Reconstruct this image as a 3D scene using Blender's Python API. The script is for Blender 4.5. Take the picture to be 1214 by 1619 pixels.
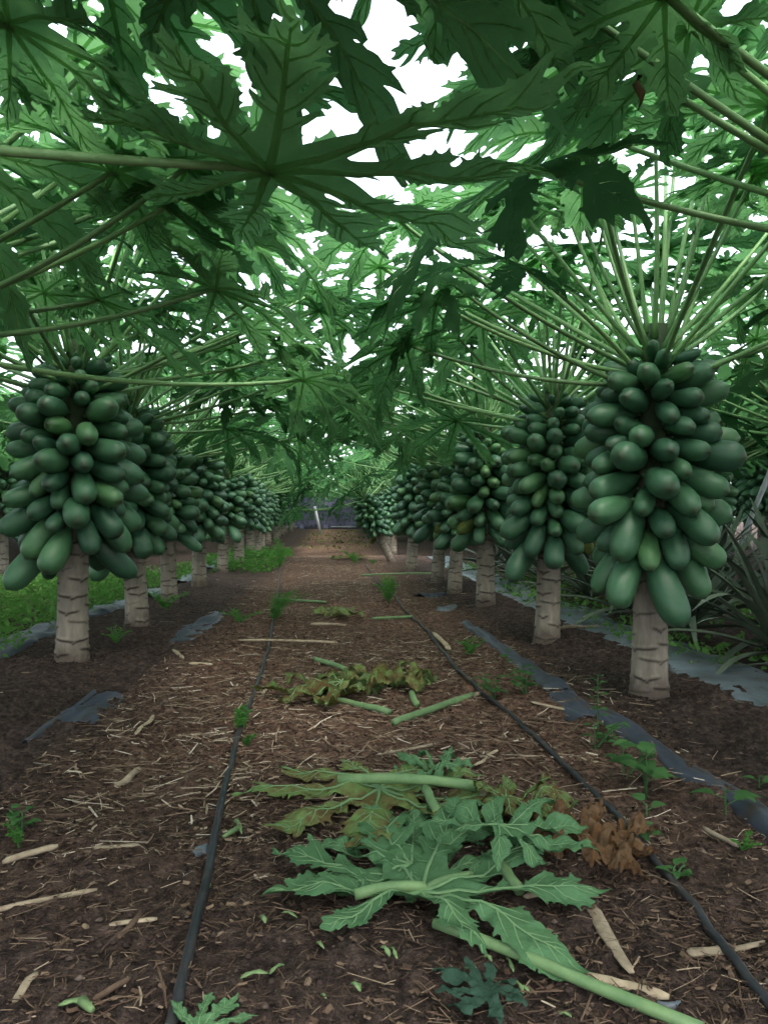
import bpy, math, random
import numpy as np
from mathutils import Vector, Matrix, Euler, Quaternion
R_ = math.radians
random.seed(7)
RNG = np.random.default_rng(11)
for o in list(bpy.data.objects):
    bpy.data.objects.remove(o)
S = bpy.context.scene
COL = S.collection

# ------------------------------------------------------------------ camera
CAM_H = 0.75
YAW, PITCH, FPX = math.atan2(83, 1215), R_(0.5), 1215.0
cam = bpy.data.cameras.new('camera')
cam.sensor_fit = 'HORIZONTAL'; cam.sensor_width = 36.0; cam.lens = 36.0 * FPX / 1214.0
cam.clip_start = 0.02; cam.clip_end = 2000
camo = bpy.data.objects.new('camera', cam); COL.objects.link(camo)
camo.location = (0, 0, CAM_H); camo.rotation_euler = (R_(90) + PITCH, 0, -YAW)
S.camera = camo
# ------------------------------------------------------------------ sky, sun, exposure
SUN_EL, SUN_ROT = R_(62), R_(165)
W = bpy.data.worlds.new('World'); S.world = W; W.use_nodes = True
nt = W.node_tree; nt.nodes.clear()
wo = nt.nodes.new('ShaderNodeOutputWorld'); bg = nt.nodes.new('ShaderNodeBackground'); sk = nt.nodes.new('ShaderNodeTexSky')
sk.sky_type = 'NISHITA'; sk.sun_disc = False; sk.sun_elevation = SUN_EL; sk.sun_rotation = SUN_ROT
sk.air_density = 1.6; sk.dust_density = 7.0; sk.ozone_density = 1.0
bg.inputs['Strength'].default_value = 0.15
ov = nt.nodes.new('ShaderNodeMix'); ov.data_type = 'RGBA'; ov.inputs[0].default_value = 0.7      # thin even cloud over the clear sky
ov.inputs[7].default_value = (2.9, 3.12, 3.4, 1); nt.links.new(sk.outputs[0], ov.inputs[6])
nt.links.new(ov.outputs[2], bg.inputs[0]); nt.links.new(bg.outputs[0], wo.inputs[0])
sl = bpy.data.lights.new('sun', 'SUN'); sl.energy = 0.7; sl.angle = R_(25); sl.color = (1.0, 0.97, 0.92)
so = bpy.data.objects.new('sun', sl); COL.objects.link(so)
sd = Vector((math.sin(SUN_ROT) * math.cos(SUN_EL), math.cos(SUN_ROT) * math.cos(SUN_EL), math.sin(SUN_EL)))
so.rotation_euler = sd.to_track_quat('Z', 'Y').to_euler(); so.location = sd * 50
S.view_settings.view_transform = 'Standard'; S.view_settings.look = 'None'
S.view_settings.exposure = 2.65; S.view_settings.gamma = 1.0; S.view_settings.use_curve_mapping = False
S.render.engine = 'CYCLES'
S.cycles.max_bounces = 5; S.cycles.diffuse_bounces = 3; S.cycles.transmission_bounces = 4; S.cycles.glossy_bounces = 2
S.cycles.use_denoising = True; S.cycles.use_adaptive_sampling = True; S.cycles.adaptive_threshold = 0.03

# ------------------------------------------------------------------ projection helpers
FW = Vector((math.sin(YAW) * math.cos(PITCH), math.cos(YAW) * math.cos(PITCH), math.sin(PITCH)))
RT = Vector((math.cos(YAW), -math.sin(YAW), 0)); UP = RT.cross(FW)
CP = Vector((0, 0, CAM_H))
def ray(px, py): return FW + RT * ((px - 607) / FPX) + UP * ((809.5 - py) / FPX)
def at(px, py, d): return CP + ray(px, py) * d
def proj(p):
    v = Vector(p) - CP; d = v.dot(FW)
    if d < 1e-3: return None
    return 607 + FPX * v.dot(RT) / d, 809.5 - FPX * v.dot(UP) / d, d

# ------------------------------------------------------------------ numpy value noise
_P = RNG.random((256, 256))
def vnoise(x, y):
    x = np.asarray(x, float); y = np.asarray(y, float)
    xi = np.floor(x).astype(int); yi = np.floor(y).astype(int)
    fx = x - xi; fy = y - yi
    fx = fx * fx * (3 - 2 * fx); fy = fy * fy * (3 - 2 * fy)
    a = _P[xi % 256, yi % 256]; b = _P[(xi + 1) % 256, yi % 256]; c = _P[xi % 256, (yi + 1) % 256]; d = _P[(xi + 1) % 256, (yi + 1) % 256]
    return (a * (1 - fx) + b * fx) * (1 - fy) + (c * (1 - fx) + d * fx) * fy - 0.5
def gz(x, y):
    x = np.asarray(x, float); y = np.asarray(y, float)
    z = 0.030 * (np.exp(-((x - 1.4) / .33) ** 2) + np.exp(-((x + 1.45) / .33) ** 2))
    z = z + 0.020 * np.clip(y - 15, 0, 40) * np.clip((60 - y) / 20, 0, 1) + 0.05 * np.exp(-((y - 14.0) / .9) ** 2) - 0.05 * np.exp(-((y - 16.5) / 1.3) ** 2)
    near = np.clip((16 - y) / 8, 0.15, 1) * np.clip((8 - np.abs(x)) / 3, .1, 1)
    z = z + near * (0.035 * vnoise(x * 1.7 + 40, y * 1.7 + 9) + 0.026 * vnoise(x * 5.1 + 3, y * 5.1 + 77))
    return z
def gfine(x, y):
    near = np.clip((9 - y) / 6, 0.0, 1)
    n1 = vnoise(x * 17 + 5, y * 17); n2 = vnoise(x * 43, y * 43 + 60)
    return near * (0.026 * n1 + 0.019 * n2 + 0.010 * np.maximum(vnoise(x * 31 + 90, y * 31 + 3) - .15, 0) * 3)
def g(x, y): return float(gz(x, y))
def gp(px, py):
    r = ray(px, py); z = 0.0; p = None
    for _ in range(6):
        d = (z - CAM_H) / min(r.z, -1e-4); d = min(d, 60); p = CP + r * d; z = g(p.x, p.y)
    return Vector((p.x, p.y, z))

# ------------------------------------------------------------------ object helpers
def tag(o, label=None, cat=None, group=None, kind=None):
    if label: o['label'] = label
    if cat: o['category'] = cat
    if group: o['group'] = group
    if kind: o['kind'] = kind
    return o
def empty(name, loc=(0, 0, 0), rot=(0, 0, 0)):
    o = bpy.data.objects.new(name, None); COL.objects.link(o); o.location = loc; o.rotation_euler = rot
    o.empty_display_size = .1
    return o
def link(name, me, parent=None, loc=(0, 0, 0), quat=None, scale=(1, 1, 1)):
    o = bpy.data.objects.new(name, me); COL.objects.link(o); o.location = loc
    if quat is not None: o.rotation_mode = 'QUATERNION'; o.rotation_quaternion = quat
    o.scale = scale
    if parent is not None: o.parent = parent
    return o
class MB:
    def __init__(s): s.v = []; s.f = []; s.m = []; s.t = []
    def add(s, vs, fs, mat=0, tint=0.0):
        b = len(s.v); s.v.extend([tuple(v) for v in vs]); s.f.extend([tuple(i + b for i in f) for f in fs])
        s.m.extend([mat] * len(fs))
        s.t.extend(tint if hasattr(tint, '__len__') else [tint] * len(vs))
    def mesh(s, name, mats, smooth=True):
        me = bpy.data.meshes.new(name); me.from_pydata(s.v, [], s.f)
        for m in (mats if isinstance(mats, (list, tuple)) else [mats]): me.materials.append(m)
        n = len(me.polygons)
        me.polygons.foreach_set('material_index', s.m)
        me.polygons.foreach_set('use_smooth', [smooth] * n)
        a = me.attributes.new('tint', 'FLOAT', 'POINT'); a.data.foreach_set('value', np.asarray(s.t, np.float32))
        me.update(); return me
    def half(s, pts, radii, mat=0, sg=-1, n=4):
        pts = [Vector(p) for p in pts]; vs = []; N_ = len(pts)
        for i, p in enumerate(pts):
            t = (pts[min(i + 1, N_ - 1)] - pts[max(i - 1, 0)]).normalized(); a = t.cross(Vector((0, 0, 1))).normalized(); b = a.cross(t)
            for k in range(n):
                th = math.pi * k / (n - 1); vs.append(p + a * (math.cos(th) * radii[i]) + b * (sg * math.sin(th) * radii[i]))
        s.add(vs, [(i * n + k, i * n + k + 1, (i + 1) * n + k + 1, (i + 1) * n + k) for i in range(N_ - 1) for k in range(n - 1)], mat)
    def tube(s, pts, radii, n=8, mat=0, tint=0.0, cap=True, flat=1.0, wob=0.0):
        pts = [Vector(p) for p in pts]; vs = []; N = len(pts)
        ref = Vector((0, 0, 1))
        for i, p in enumerate(pts):
            t = (pts[min(i + 1, N - 1)] - pts[max(i - 1, 0)]).normalized()
            if abs(t.dot(ref)) > .97: ref2 = Vector((1, 0, 0))
            else: ref2 = ref
            a = t.cross(ref2).normalized(); b = a.cross(t).normalized()
            for k in range(n):
                th = 2 * math.pi * k / n
                r = radii[i] * (1 + wob * (random.random() - .5))
                vs.append(p + a * (math.cos(th) * r) + b * (math.sin(th) * r * flat))
        fs = [(i * n + k, i * n + (k + 1) % n, (i + 1) * n + (k + 1) % n, (i + 1) * n + k) for i in range(N - 1) for k in range(n)]
        if cap: fs += [tuple(range(n - 1, -1, -1)), tuple((N - 1) * n + k for k in range(n))]
        s.add(vs, fs, mat, tint)
def bez(p0, p1, p2, n):
    return [p0 * ((1 - t) ** 2) + p1 * (2 * t * (1 - t)) + p2 * (t * t) for t in [i / n for i in range(n + 1)]]

# ------------------------------------------------------------------ materials
def newmat(name):
    m = bpy.data.materials.new(name); m.use_nodes = True; n = m.node_tree; n.nodes.clear()
    out = n.nodes.new('ShaderNodeOutputMaterial'); return m, n, out
def N(n, t, **kw):
    x = n.nodes.new(t)
    for k, v in kw.items():
        if k.startswith('i_'):
            x.inputs[int(k[2:])].default_value = v
        else: setattr(x, k, v)
    return x
def ramp(n, src, stops):
    r = n.nodes.new('ShaderNodeValToRGB'); e = r.color_ramp.elements
    while len(e) < len(stops): e.new(0.5)
    for el, (p, c) in zip(e, stops): el.position = p; el.color = (*c, 1)
    n.links.new(src, r.inputs[0]); return r
def mixc(n, fac, a, b, bt='MIX'):
    x = n.nodes.new('ShaderNodeMix'); x.data_type = 'RGBA'; x.blend_type = bt
    for sock, val in ((x.inputs[0], fac), (x.inputs[6], a), (x.inputs[7], b)):
        if hasattr(val, 'is_output'): n.links.new(val, sock)
        else: sock.default_value = (val if isinstance(val, float) else (*val, 1))
    return x.outputs[2]
def noise(n, scale, detail=4, rough=.6, coord=None):
    x = N(n, 'ShaderNodeTexNoise'); x.inputs['Scale'].default_value = scale; x.inputs['Detail'].default_value = detail; x.inputs['Roughness'].default_value = rough
    if coord is not None: n.links.new(coord, x.inputs['Vector'])
    return x
def bump(n, h, strength=.5, dist=.01, prev=None):
    b = N(n, 'ShaderNodeBump'); b.inputs['Strength'].default_value = strength; b.inputs['Distance'].default_value = dist
    n.links.new(h, b.inputs['Height'])
    if prev is not None: n.links.new(prev, b.inputs['Normal'])
    return b.outputs[0]
def bsdf(n, out, col, rough=.6, spec=.4, nrm=None):
    p = N(n, 'ShaderNodeBsdfPrincipled')
    if hasattr(col, 'is_output'): n.links.new(col, p.inputs['Base Color'])
    else: p.inputs['Base Color'].default_value = (*col, 1)
    if hasattr(rough, 'is_output'): n.links.new(rough, p.inputs['Roughness'])
    else: p.inputs['Roughness'].default_value = rough
    p.inputs['Specular IOR Level'].default_value = spec
    if nrm is not None: n.links.new(nrm, p.inputs['Normal'])
    if out is not None: n.links.new(p.outputs[0], out.inputs[0])
    return p
def leafmat(name, top, under, trans, k=.38, rough=.5, var=.35, wilt=None, wscale=6.0):
    m, n, out = newmat(name)
    oi = N(n, 'ShaderNodeObjectInfo'); tc = N(n, 'ShaderNodeTexCoord'); ge = N(n, 'ShaderNodeNewGeometry')
    nz = noise(n, 5, 5, .6, tc.outputs['Object'])
    col = mixc(n, ge.outputs['Backfacing'], top, under)
    v1 = ramp(n, oi.outputs['Random'], [(0, (1 - var, 1 - var * .8, 1 - var)), (1, (1 + var, 1 + var * .7, 1 + var * .6))])
    col = mixc(n, 1.0, col, v1.outputs[0], 'MULTIPLY')
    v2 = ramp(n, nz.outputs[0], [(.3, (.75, .78, .75)), (.7, (1.2, 1.15, 1.15))])
    col = mixc(n, 1.0, col, v2.outputs[0], 'MULTIPLY')
    tcol = mixc(n, 1.0, trans, v1.outputs[0], 'MULTIPLY')
    if wilt:
        wn = noise(n, wscale, 6, .7, tc.outputs['Object']); wr = ramp(n, wn.outputs[0], [(.42, (0, 0, 0)), (.58, (1, 1, 1))])
        col = mixc(n, wr.outputs[0], col, wilt)
    nr = noise(n, 26, 4, .6, tc.outputs['Object'])
    nrm = bump(n, nr.outputs[0], .35, .02)
    p = bsdf(n, None, col, rough, .0, nrm)
    tr = N(n, 'ShaderNodeBsdfTranslucent'); n.links.new(tcol, tr.inputs[0])
    mx = N(n, 'ShaderNodeMixShader'); mx.inputs[0].default_value = k
    n.links.new(p.outputs[0], mx.inputs[1]); n.links.new(tr.outputs[0], mx.inputs[2]); n.links.new(mx.outputs[0], out.inputs[0])
    return m
M = {}
M['leaf'] = leafmat('papaya_leaf', (.026, .076, .034), (.042, .105, .052), (.120, .315, .120), .36, .55, .5)
M['vein'] = None
def simple(name, c1, c2, scale=20, rough=.6, spec=.3, bs=.2, bd=.005, rnd=.0, tintramp=None):
    m, n, out = newmat(name); tc = N(n, 'ShaderNodeTexCoord')
    nz = noise(n, scale, 5, .65, tc.outputs['Object']); col = ramp(n, nz.outputs[0], [(.3, c1), (.7, c2)]).outputs[0]
    if tintramp:
        at_ = N(n, 'ShaderNodeAttribute', attribute_name='tint'); tr = ramp(n, at_.outputs['Fac'], tintramp)
        f = ramp(n, nz.outputs[0], [(.3, (.7, .7, .7)), (.7, (1.2, 1.2, 1.2))]); col = mixc(n, 1.0, tr.outputs[0], f.outputs[0], 'MULTIPLY')
    if rnd:
        oi = N(n, 'ShaderNodeObjectInfo'); v = ramp(n, oi.outputs['Random'], [(0, (1 - rnd,) * 3), (1, (1 + rnd, 1 + rnd * .9, 1 + rnd * .7))])
        col = mixc(n, 1.0, col, v.outputs[0], 'MULTIPLY')
    bsdf(n, out, col, rough, spec, bump(n, nz.outputs[0], bs, bd)); return m
M['vein'] = leafmat('leaf_vein', (.15, .24, .13), (.15, .24, .13), (.50, .80, .42), .62, .5, .12)
M['petiole'] = simple('petiole', (.13, .28, .11), (.22, .40, .165), 9, .45, .35, .06, rnd=.3)
M['petiole_cut'] = simple('petiole_cut', (.085, .17, .075), (.165, .27, .12), 18, .5, .35, .25, rnd=.15)
M['straw_single'] = simple('dry_stalk', (.17, .135, .10), (.40, .34, .255), 26, .85, .12, .5, rnd=.3)
M['steel'] = simple('grey_pole', (.30, .33, .36), (.42, .45, .48), 12, .5, .5, .05)
M['weed'] = leafmat('weed_leaf', (.06, .145, .055), (.08, .165, .075), (.09, .26, .07), .3, .55, .25)
M['feather'] = leafmat('feathery_weed', (.09, .24, .06), (.10, .26, .08), (.14, .42, .07), .4, .6, .2)
M['pine'] = simple('pineapple_leaf', (.058, .085, .062), (.105, .140, .100), 7, .5, .3, .1, rnd=.3)
M['green_cover'] = leafmat('ground_cover', (.085, .20, .055), (.11, .23, .08), (.14, .36, .07), .3, .6, .25)
M['fallen'] = leafmat('fallen_leaf_grey_green', (.095, .205, .105), (.11, .225, .12), (.08, .22, .07), .12, .6, .1, (.07, .15, .07), 7)
M['fallen_vein'] = simple('fallen_vein', (.115, .225, .105), (.16, .28, .13), 30, .55, .3, .05)
M['wilting'] = leafmat('fallen_leaf_yellowing', (.16, .25, .09), (.18, .27, .11), (.1, .2, .05), .12, .6, .1, (.12, .09, .042), 6)
M['wilted'] = leafmat('fallen_leaf_wilted', (.10, .16, .06), (.17, .19, .06), (.08, .12, .03), .1, .65, .15, (.085, .055, .025), 7)
M['dryleaf'] = leafmat('dry_brown_leaf', (.115, .080, .050), (.145, .102, .064), (.12, .05, .02), .12, .75, .1, (.11, .06, .03), 12)
M['darkleaf'] = leafmat('fallen_leaf_dark', (.035, .075, .055), (.04, .08, .06), (.03, .08, .03), .1, .4, .05)
def plastic(name, c1, c2, dirt, rough=.35):
    m, n, out = newmat(name); tc = N(n, 'ShaderNodeTexCoord')
    nz = noise(n, 4, 6, .7, tc.outputs['Object']); r = ramp(n, nz.outputs[0], [(.35, c1), (.65, c2)])
    nd = noise(n, 9, 6, .7, tc.outputs['Object']); rd = ramp(n, nd.outputs[0], [(.50, (0, 0, 0)), (.64, (1, 1, 1))])
    col = mixc(n, rd.outputs[0], r.outputs[0], dirt)
    nb = noise(n, 16, 5, .6, tc.outputs['Object'])
    bsdf(n, out, col, rough, .5, bump(n, nb.outputs[0], .25, .008)); return m
M['plastic_dark'] = plastic('black_mulch_film', (.022, .029, .048), (.045, .056, .085), (.035, .030, .030), .5)
M['plastic_pale'] = plastic('silver_mulch_film', (.075, .10, .125), (.14, .175, .21), (.06, .055, .05), .4)
M['hose'] = plastic('black_hose', (.010, .012, .016), (.024, .027, .034), (.045, .036, .031), .55)
M['fence'] = plastic('shade_net', (.14, .15, .24), (.20, .21, .32), (.07, .08, .12), .7)
# soil
m, n, out = newmat('soil'); M['soil'] = m
geo = N(n, 'ShaderNodeNewGeometry'); sep = N(n, 'ShaderNodeSeparateXYZ'); n.links.new(geo.outputs['Position'], sep.inputs[0])
P = geo.outputs['Position']
n1 = noise(n, 2.2, 6, .65, P); n2 = noise(n, 38, 6, .7, P); n3 = noise(n, 9, 5, .6, P); n4 = noise(n, 150, 3, .6, P)
c = ramp(n, n2.outputs[0], [(.34, (.022, .016, .015)), (.50, (.066, .048, .042)), (.68, (.135, .100, .087))]).outputs[0]  # soil tones; the darkest also paints shade into pits between crumbs
red = ramp(n, n2.outputs[0], [(.36, (.046, .028, .021)), (.50, (.145, .090, .066)), (.66, (.27, .185, .135))]).outputs[0]
def mth(op, a, b=None, clamp=False):
    x = N(n, 'ShaderNodeMath', operation=op); x.use_clamp = clamp
    for i, v in enumerate((a, b)):
        if v is None: continue
        if hasattr(v, 'is_output'): n.links.new(v, x.inputs[i])
        else: x.inputs[i].default_value = v
    return x.outputs[0]
ax = mth('ABSOLUTE', mth('SUBTRACT', sep.outputs[0], 0.12))
side = mth('MULTIPLY', mth('SUBTRACT', 1.05, ax), 2.6, True)           # 1 on the path, 0 under the tree rows
fary = mth('MULTIPLY', mth('SUBTRACT', sep.outputs[1], 1.35), 0.8, True)
fac = mth('MULTIPLY', mth('MULTIPLY', side, fary), mth('ADD', n1.outputs[0], .55), True)
c = mixc(n, fac, c, red)
fl = ramp(n, n4.outputs[0], [(.66, (0, 0, 0)), (.74, (1, 1, 1))])
c = mixc(n, mth('MULTIPLY', fl.outputs[0], .35), c, (.24, .19, .14))
v = ramp(n, n3.outputs[0], [(.3, (.72, .70, .70)), (.7, (1.25, 1.22, 1.2))])
c = mixc(n, 1.0, c, v.outputs[0], 'MULTIPLY')
nb = bump(n, n2.outputs[0], 1.0, .035); nb = bump(n, n4.outputs[0], .9, .010, nb)
bsdf(n, out, c, .95, .12, nb)
# papaya skin
m, n, out = newmat('papaya_skin'); M['fruit'] = m
tc = N(n, 'ShaderNodeTexCoord'); oi = N(n, 'ShaderNodeObjectInfo'); sp = N(n, 'ShaderNodeSeparateXYZ'); n.links.new(tc.outputs['Generated'], sp.inputs[0])
nz = noise(n, 3.0, 5, .6, tc.outputs['Object']); nf = noise(n, 45, 4, .7, tc.outputs['Object'])
c = ramp(n, nz.outputs[0], [(.3, (.036, .118, .060)), (.7, (.070, .180, .092))]).outputs[0]
vv = ramp(n, oi.outputs['Random'], [(0, (.62, .68, .74)), (.5, (1, 1, 1)), (.85, (1.2, 1.15, 1.05)), (1, (1.55, 1.35, .95))])
mps = N(n, 'ShaderNodeMapping'); mps.inputs['Scale'].default_value = (6, 6, .9); n.links.new(tc.outputs['Object'], mps.inputs[0])
ns = noise(n, 2.2, 5, .6, mps.outputs[0]); rs = ramp(n, ns.outputs[0], [(.63, (0, 0, 0)), (.72, (1, 1, 1))]); ms = N(n, 'ShaderNodeMath', operation='MULTIPLY'); ms.inputs[1].default_value = .16
n.links.new(rs.outputs[0], ms.inputs[0]); c = mixc(n, ms.outputs[0], c, (.19, .26, .17))
c = mixc(n, 1.0, c, vv.outputs[0], 'MULTIPLY')
at_ = N(n, 'ShaderNodeAttribute', attribute_name='tint')
c = mixc(n, at_.outputs['Fac'], c, (.035, .05, .025))
sc_ = ramp(n, nf.outputs[0], [(.68, (0, 0, 0)), (.8, (1, 1, 1))]); mm = N(n, 'ShaderNodeMath', operation='MULTIPLY'); mm.inputs[1].default_value = .25
n.links.new(sc_.outputs[0], mm.inputs[0]); c = mixc(n, mm.outputs[0], c, (.14, .20, .12))
bsdf(n, out, c, .42, .5, bump(n, nf.outputs[0], .10, .01))
m2 = leafmat('papaya_skin_ripening', (.055, .125, .06), (.055, .125, .06), (0, 0, 0), 0.0, .45, .1, (.20, .20, .045), 1.1); M['ripe'] = m2
# trunk
m, n, out = newmat('papaya_trunk'); M['trunk'] = m
tc = N(n, 'ShaderNodeTexCoord'); mp = N(n, 'ShaderNodeMapping'); mp.inputs['Scale'].default_value = (1, 1, .25); n.links.new(tc.outputs['Object'], mp.inputs[0])
nz = noise(n, 26, 6, .65, mp.outputs[0]); nl = noise(n, 5, 4, .6, tc.outputs['Object'])
c = ramp(n, nz.outputs[0], [(.3, (.19, .165, .138)), (.7, (.34, .30, .255))]).outputs[0]
v = ramp(n, nl.outputs[0], [(.3, (.75, .76, .75)), (.7, (1.15, 1.13, 1.1))]); c = mixc(n, 1.0, c, v.outputs[0], 'MULTIPLY')
tz = N(n, 'ShaderNodeSeparateXYZ'); n.links.new(tc.outputs['Object'], tz.inputs[0]); mr = N(n, 'ShaderNodeMapRange'); mr.inputs[1].default_value = .6; mr.inputs[2].default_value = 1.0; n.links.new(tz.outputs[2], mr.inputs[0])
c = mixc(n, mr.outputs[0], c, (.055, .085, .045))
mud = N(n, 'ShaderNodeMapRange'); mud.inputs[1].default_value = .20; mud.inputs[2].default_value = .0; n.links.new(tz.outputs[2], mud.inputs[0])
nm = noise(n, 14, 6, .7, tc.outputs['Object']); mk = N(n, 'ShaderNodeMath', operation='MULTIPLY'); n.links.new(mud.outputs[0], mk.inputs[0]); n.links.new(nm.outputs[0], mk.inputs[1])
mr2 = ramp(n, mk.outputs[0], [(.18, (0, 0, 0)), (.42, (.85, .85, .85))]); c = mixc(n, mr2.outputs[0], c, (.085, .064, .052))
ngr = ramp(n, nl.outputs[0], [(.52, (0, 0, 0)), (.66, (.4, .4, .4))]); c = mixc(n, ngr.outputs[0], c, (.12, .125, .085))
at_ = N(n, 'ShaderNodeAttribute', attribute_name='tint'); c = mixc(n, at_.outputs['Fac'], c, (.035, .026, .020))
bsdf(n, out, c, .8, .2, bump(n, nz.outputs[0], .4, .008))
STRAW = [(0, (.04, .027, .021)), (.35, (.095, .062, .044)), (.6, (.18, .13, .09)), (.85, (.33, .26, .19)), (1, (.5, .45, .37))]
M['straw'] = simple('straw', (.2, .15, .1), (.4, .3, .2), 40, .85, .15, .2, tintramp=STRAW)
M['clod'] = simple('soil_clod', (.2, .15, .1), (.4, .3, .2), 60, .95, .1, .5, tintramp=[(0, (.028, .020, .018)), (.7, (.085, .062, .053)), (1, (.17, .135, .115))])
M['twig'] = simple('brown_twig', (.06, .04, .03), (.13, .09, .065), 30, .85, .15, .4)

# ------------------------------------------------------------------ GROUND
def spaced(lo_f, hi_f, step, lo, hi, grow=1.13):
    a = list(np.arange(lo_f, hi_f, step)); s_ = step; x = a[-1]
    while x < hi: s_ *= grow; x += s_; a.append(x)
    s_ = step; x = a[0]; b = []
    while x > lo: s_ *= grow; x -= s_; b.append(x)
    return np.array(b[::-1] + a)
xs = spaced(-1.9, 1.9, .016, -400, 400); ys = spaced(.8, 5.2, .016, -200, 600, 1.05)
X, Y = np.meshgrid(xs, ys)
Z = gz(X, Y) + gfine(X, Y)
nx, ny = len(xs), len(ys)
me = bpy.data.meshes.new('ground')
I = np.arange(nx * ny).reshape(ny, nx)
F = np.stack([I[:-1, :-1], I[:-1, 1:], I[1:, 1:], I[1:, :-1]], -1).reshape(-1, 4)
me.from_pydata(np.stack([X, Y, Z], -1).reshape(-1, 3).tolist(), [], F.tolist())
me.polygons.foreach_set('use_smooth', [True] * len(me.polygons)); me.materials.append(M['soil']); me.update()
tag(link('ground', me), kind='structure')

# ------------------------------------------------------------------ LEAF generator (palmate papaya blade, lobes cut into pointed sub-lobes)
LOBE_A = [0, 36, -36, 73, -73, 110, -110, 148, -148]
LOBE_L = [1.0, .98, .98, .90, .90, .76, .76, .55, .55]
def leaf_outline(seed, wide=1.0):
    rn = random.Random(seed); segs = []; mains = []; secs = []
    for a0, l0 in zip(LOBE_A, LOBE_L):
        a = R_(a0 + rn.uniform(-6, 6)); L = l0 * rn.uniform(.88, 1.08); bend = rn.uniform(-.12, .12)
        def P(t, a=a, L=L, bend=bend):
            aa = a + bend * t; return np.array([math.sin(aa) * L * t, math.cos(aa) * L * t])
        ts = [0, .1, .2, .3, .4, .5, .6, .7, .8, .9, 1.0]
        ws = [.06, .082, .078, .060, .048, .046, .045, .040, .032, .022, .003]
        pts = [P(t) for t in ts]
        for i in range(10): segs.append((pts[i], pts[i + 1], ws[i] * L * wide, ws[i + 1] * L * wide))
        mains.append((pts, L, a))
        for sgn in (-1, 1):
            for tk, ln, al in ((.33, .16, 48), (.44, .225, 43), (.55, .255, 38), (.66, .23, 34), (.77, .17, 30), (.87, .10, 26)):
                t = tk + rn.uniform(-.035, .035) + (.03 if sgn > 0 else -.03)
                l = ln * L * rn.uniform(.75, 1.15); b = a + bend * t + sgn * R_(al + rn.uniform(-8, 8))
                p = P(t); q = [p]; curl = -sgn * R_(rn.uniform(3, 11))
                w = l * rn.uniform(.125, .17) * wide
                wp = [.9, 1.0, .92, .62, .03]
                for k in range(4):
                    bb = b + curl * k; q.append(q[-1] + np.array([math.sin(bb), math.cos(bb)]) * l / 4)
                for k in range(4): segs.append((q[k], q[k + 1], w * wp[k], w * wp[k + 1]))
                if ln > .2:
                    for s2, kq, fr_ in ((sgn, 1, .34), (sgn, 2, .38), (-sgn, 2, .34), (sgn, 3, .24)):
                        if rn.random() < .8:
                            bb = b + s2 * R_(rn.uniform(32, 50)); r0 = q[kq]; r1 = r0 + np.array([math.sin(bb), math.cos(bb)]) * l * fr_ * rn.uniform(.75, 1.15)
                            segs.append((r0, r1, w * .5, .002))
                secs.append(q)
    return segs, mains, secs
def leaf_mesh2d(seed, res, wide=1.0):
    segs, mains, secs = leaf_outline(seed, wide)
    lo, hi = -1.15, 1.15; gx = np.linspace(lo, hi, res); XX, YY = np.meshgrid(gx, gx, indexing='ij'); f = np.full(XX.shape, -1.0); h = gx[1] - gx[0]
    for p, q, r0, r1 in segs:
        m = max(r0, r1) + 2.5 * h
        i0 = max(int((min(p[0], q[0]) - m - lo) / h), 0); i1 = min(int((max(p[0], q[0]) + m - lo) / h) + 2, res)
        j0 = max(int((min(p[1], q[1]) - m - lo) / h), 0); j1 = min(int((max(p[1], q[1]) + m - lo) / h) + 2, res)
        xx = XX[i0:i1, j0:j1]; yy = YY[i0:i1, j0:j1]; d = q - p; l2 = d @ d + 1e-9
        t = np.clip(((xx - p[0]) * d[0] + (yy - p[1]) * d[1]) / l2, 0, 1)
        dist = np.hypot(xx - p[0] - t * d[0], yy - p[1] - t * d[1])
        f[i0:i1, j0:j1] = np.maximum(f[i0:i1, j0:j1], r0 + (r1 - r0) * t - dist)
    vid = {}; V = []; Fc = []
    def gv(key, x, y):
        if key not in vid: vid[key] = len(V); V.append((x, y))
        return vid[key]
    ins = f > 0
    anyc = ins[:-1, :-1] | ins[1:, :-1] | ins[1:, 1:] | ins[:-1, 1:]
    for i, j in zip(*np.nonzero(anyc)):
        cs = ((i, j), (i + 1, j), (i + 1, j + 1), (i, j + 1)); poly = []
        for k in range(4):
            a, b = cs[k], cs[(k + 1) % 4]; fa, fb = f[a], f[b]
            if fa > 0: poly.append(gv(a, gx[a[0]], gx[a[1]]))
            if (fa > 0) != (fb > 0):
                t = min(max(fa / (fa - fb), .04), .96); key = (a, b) if a < b else (b, a)
                poly.append(gv(key, gx[a[0]] + (gx[b[0]] - gx[a[0]]) * t, gx[a[1]] + (gx[b[1]] - gx[a[1]]) * t))
        if len(poly) >= 3: Fc.append(poly)
    return np.array(V), Fc, mains, secs
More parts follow.
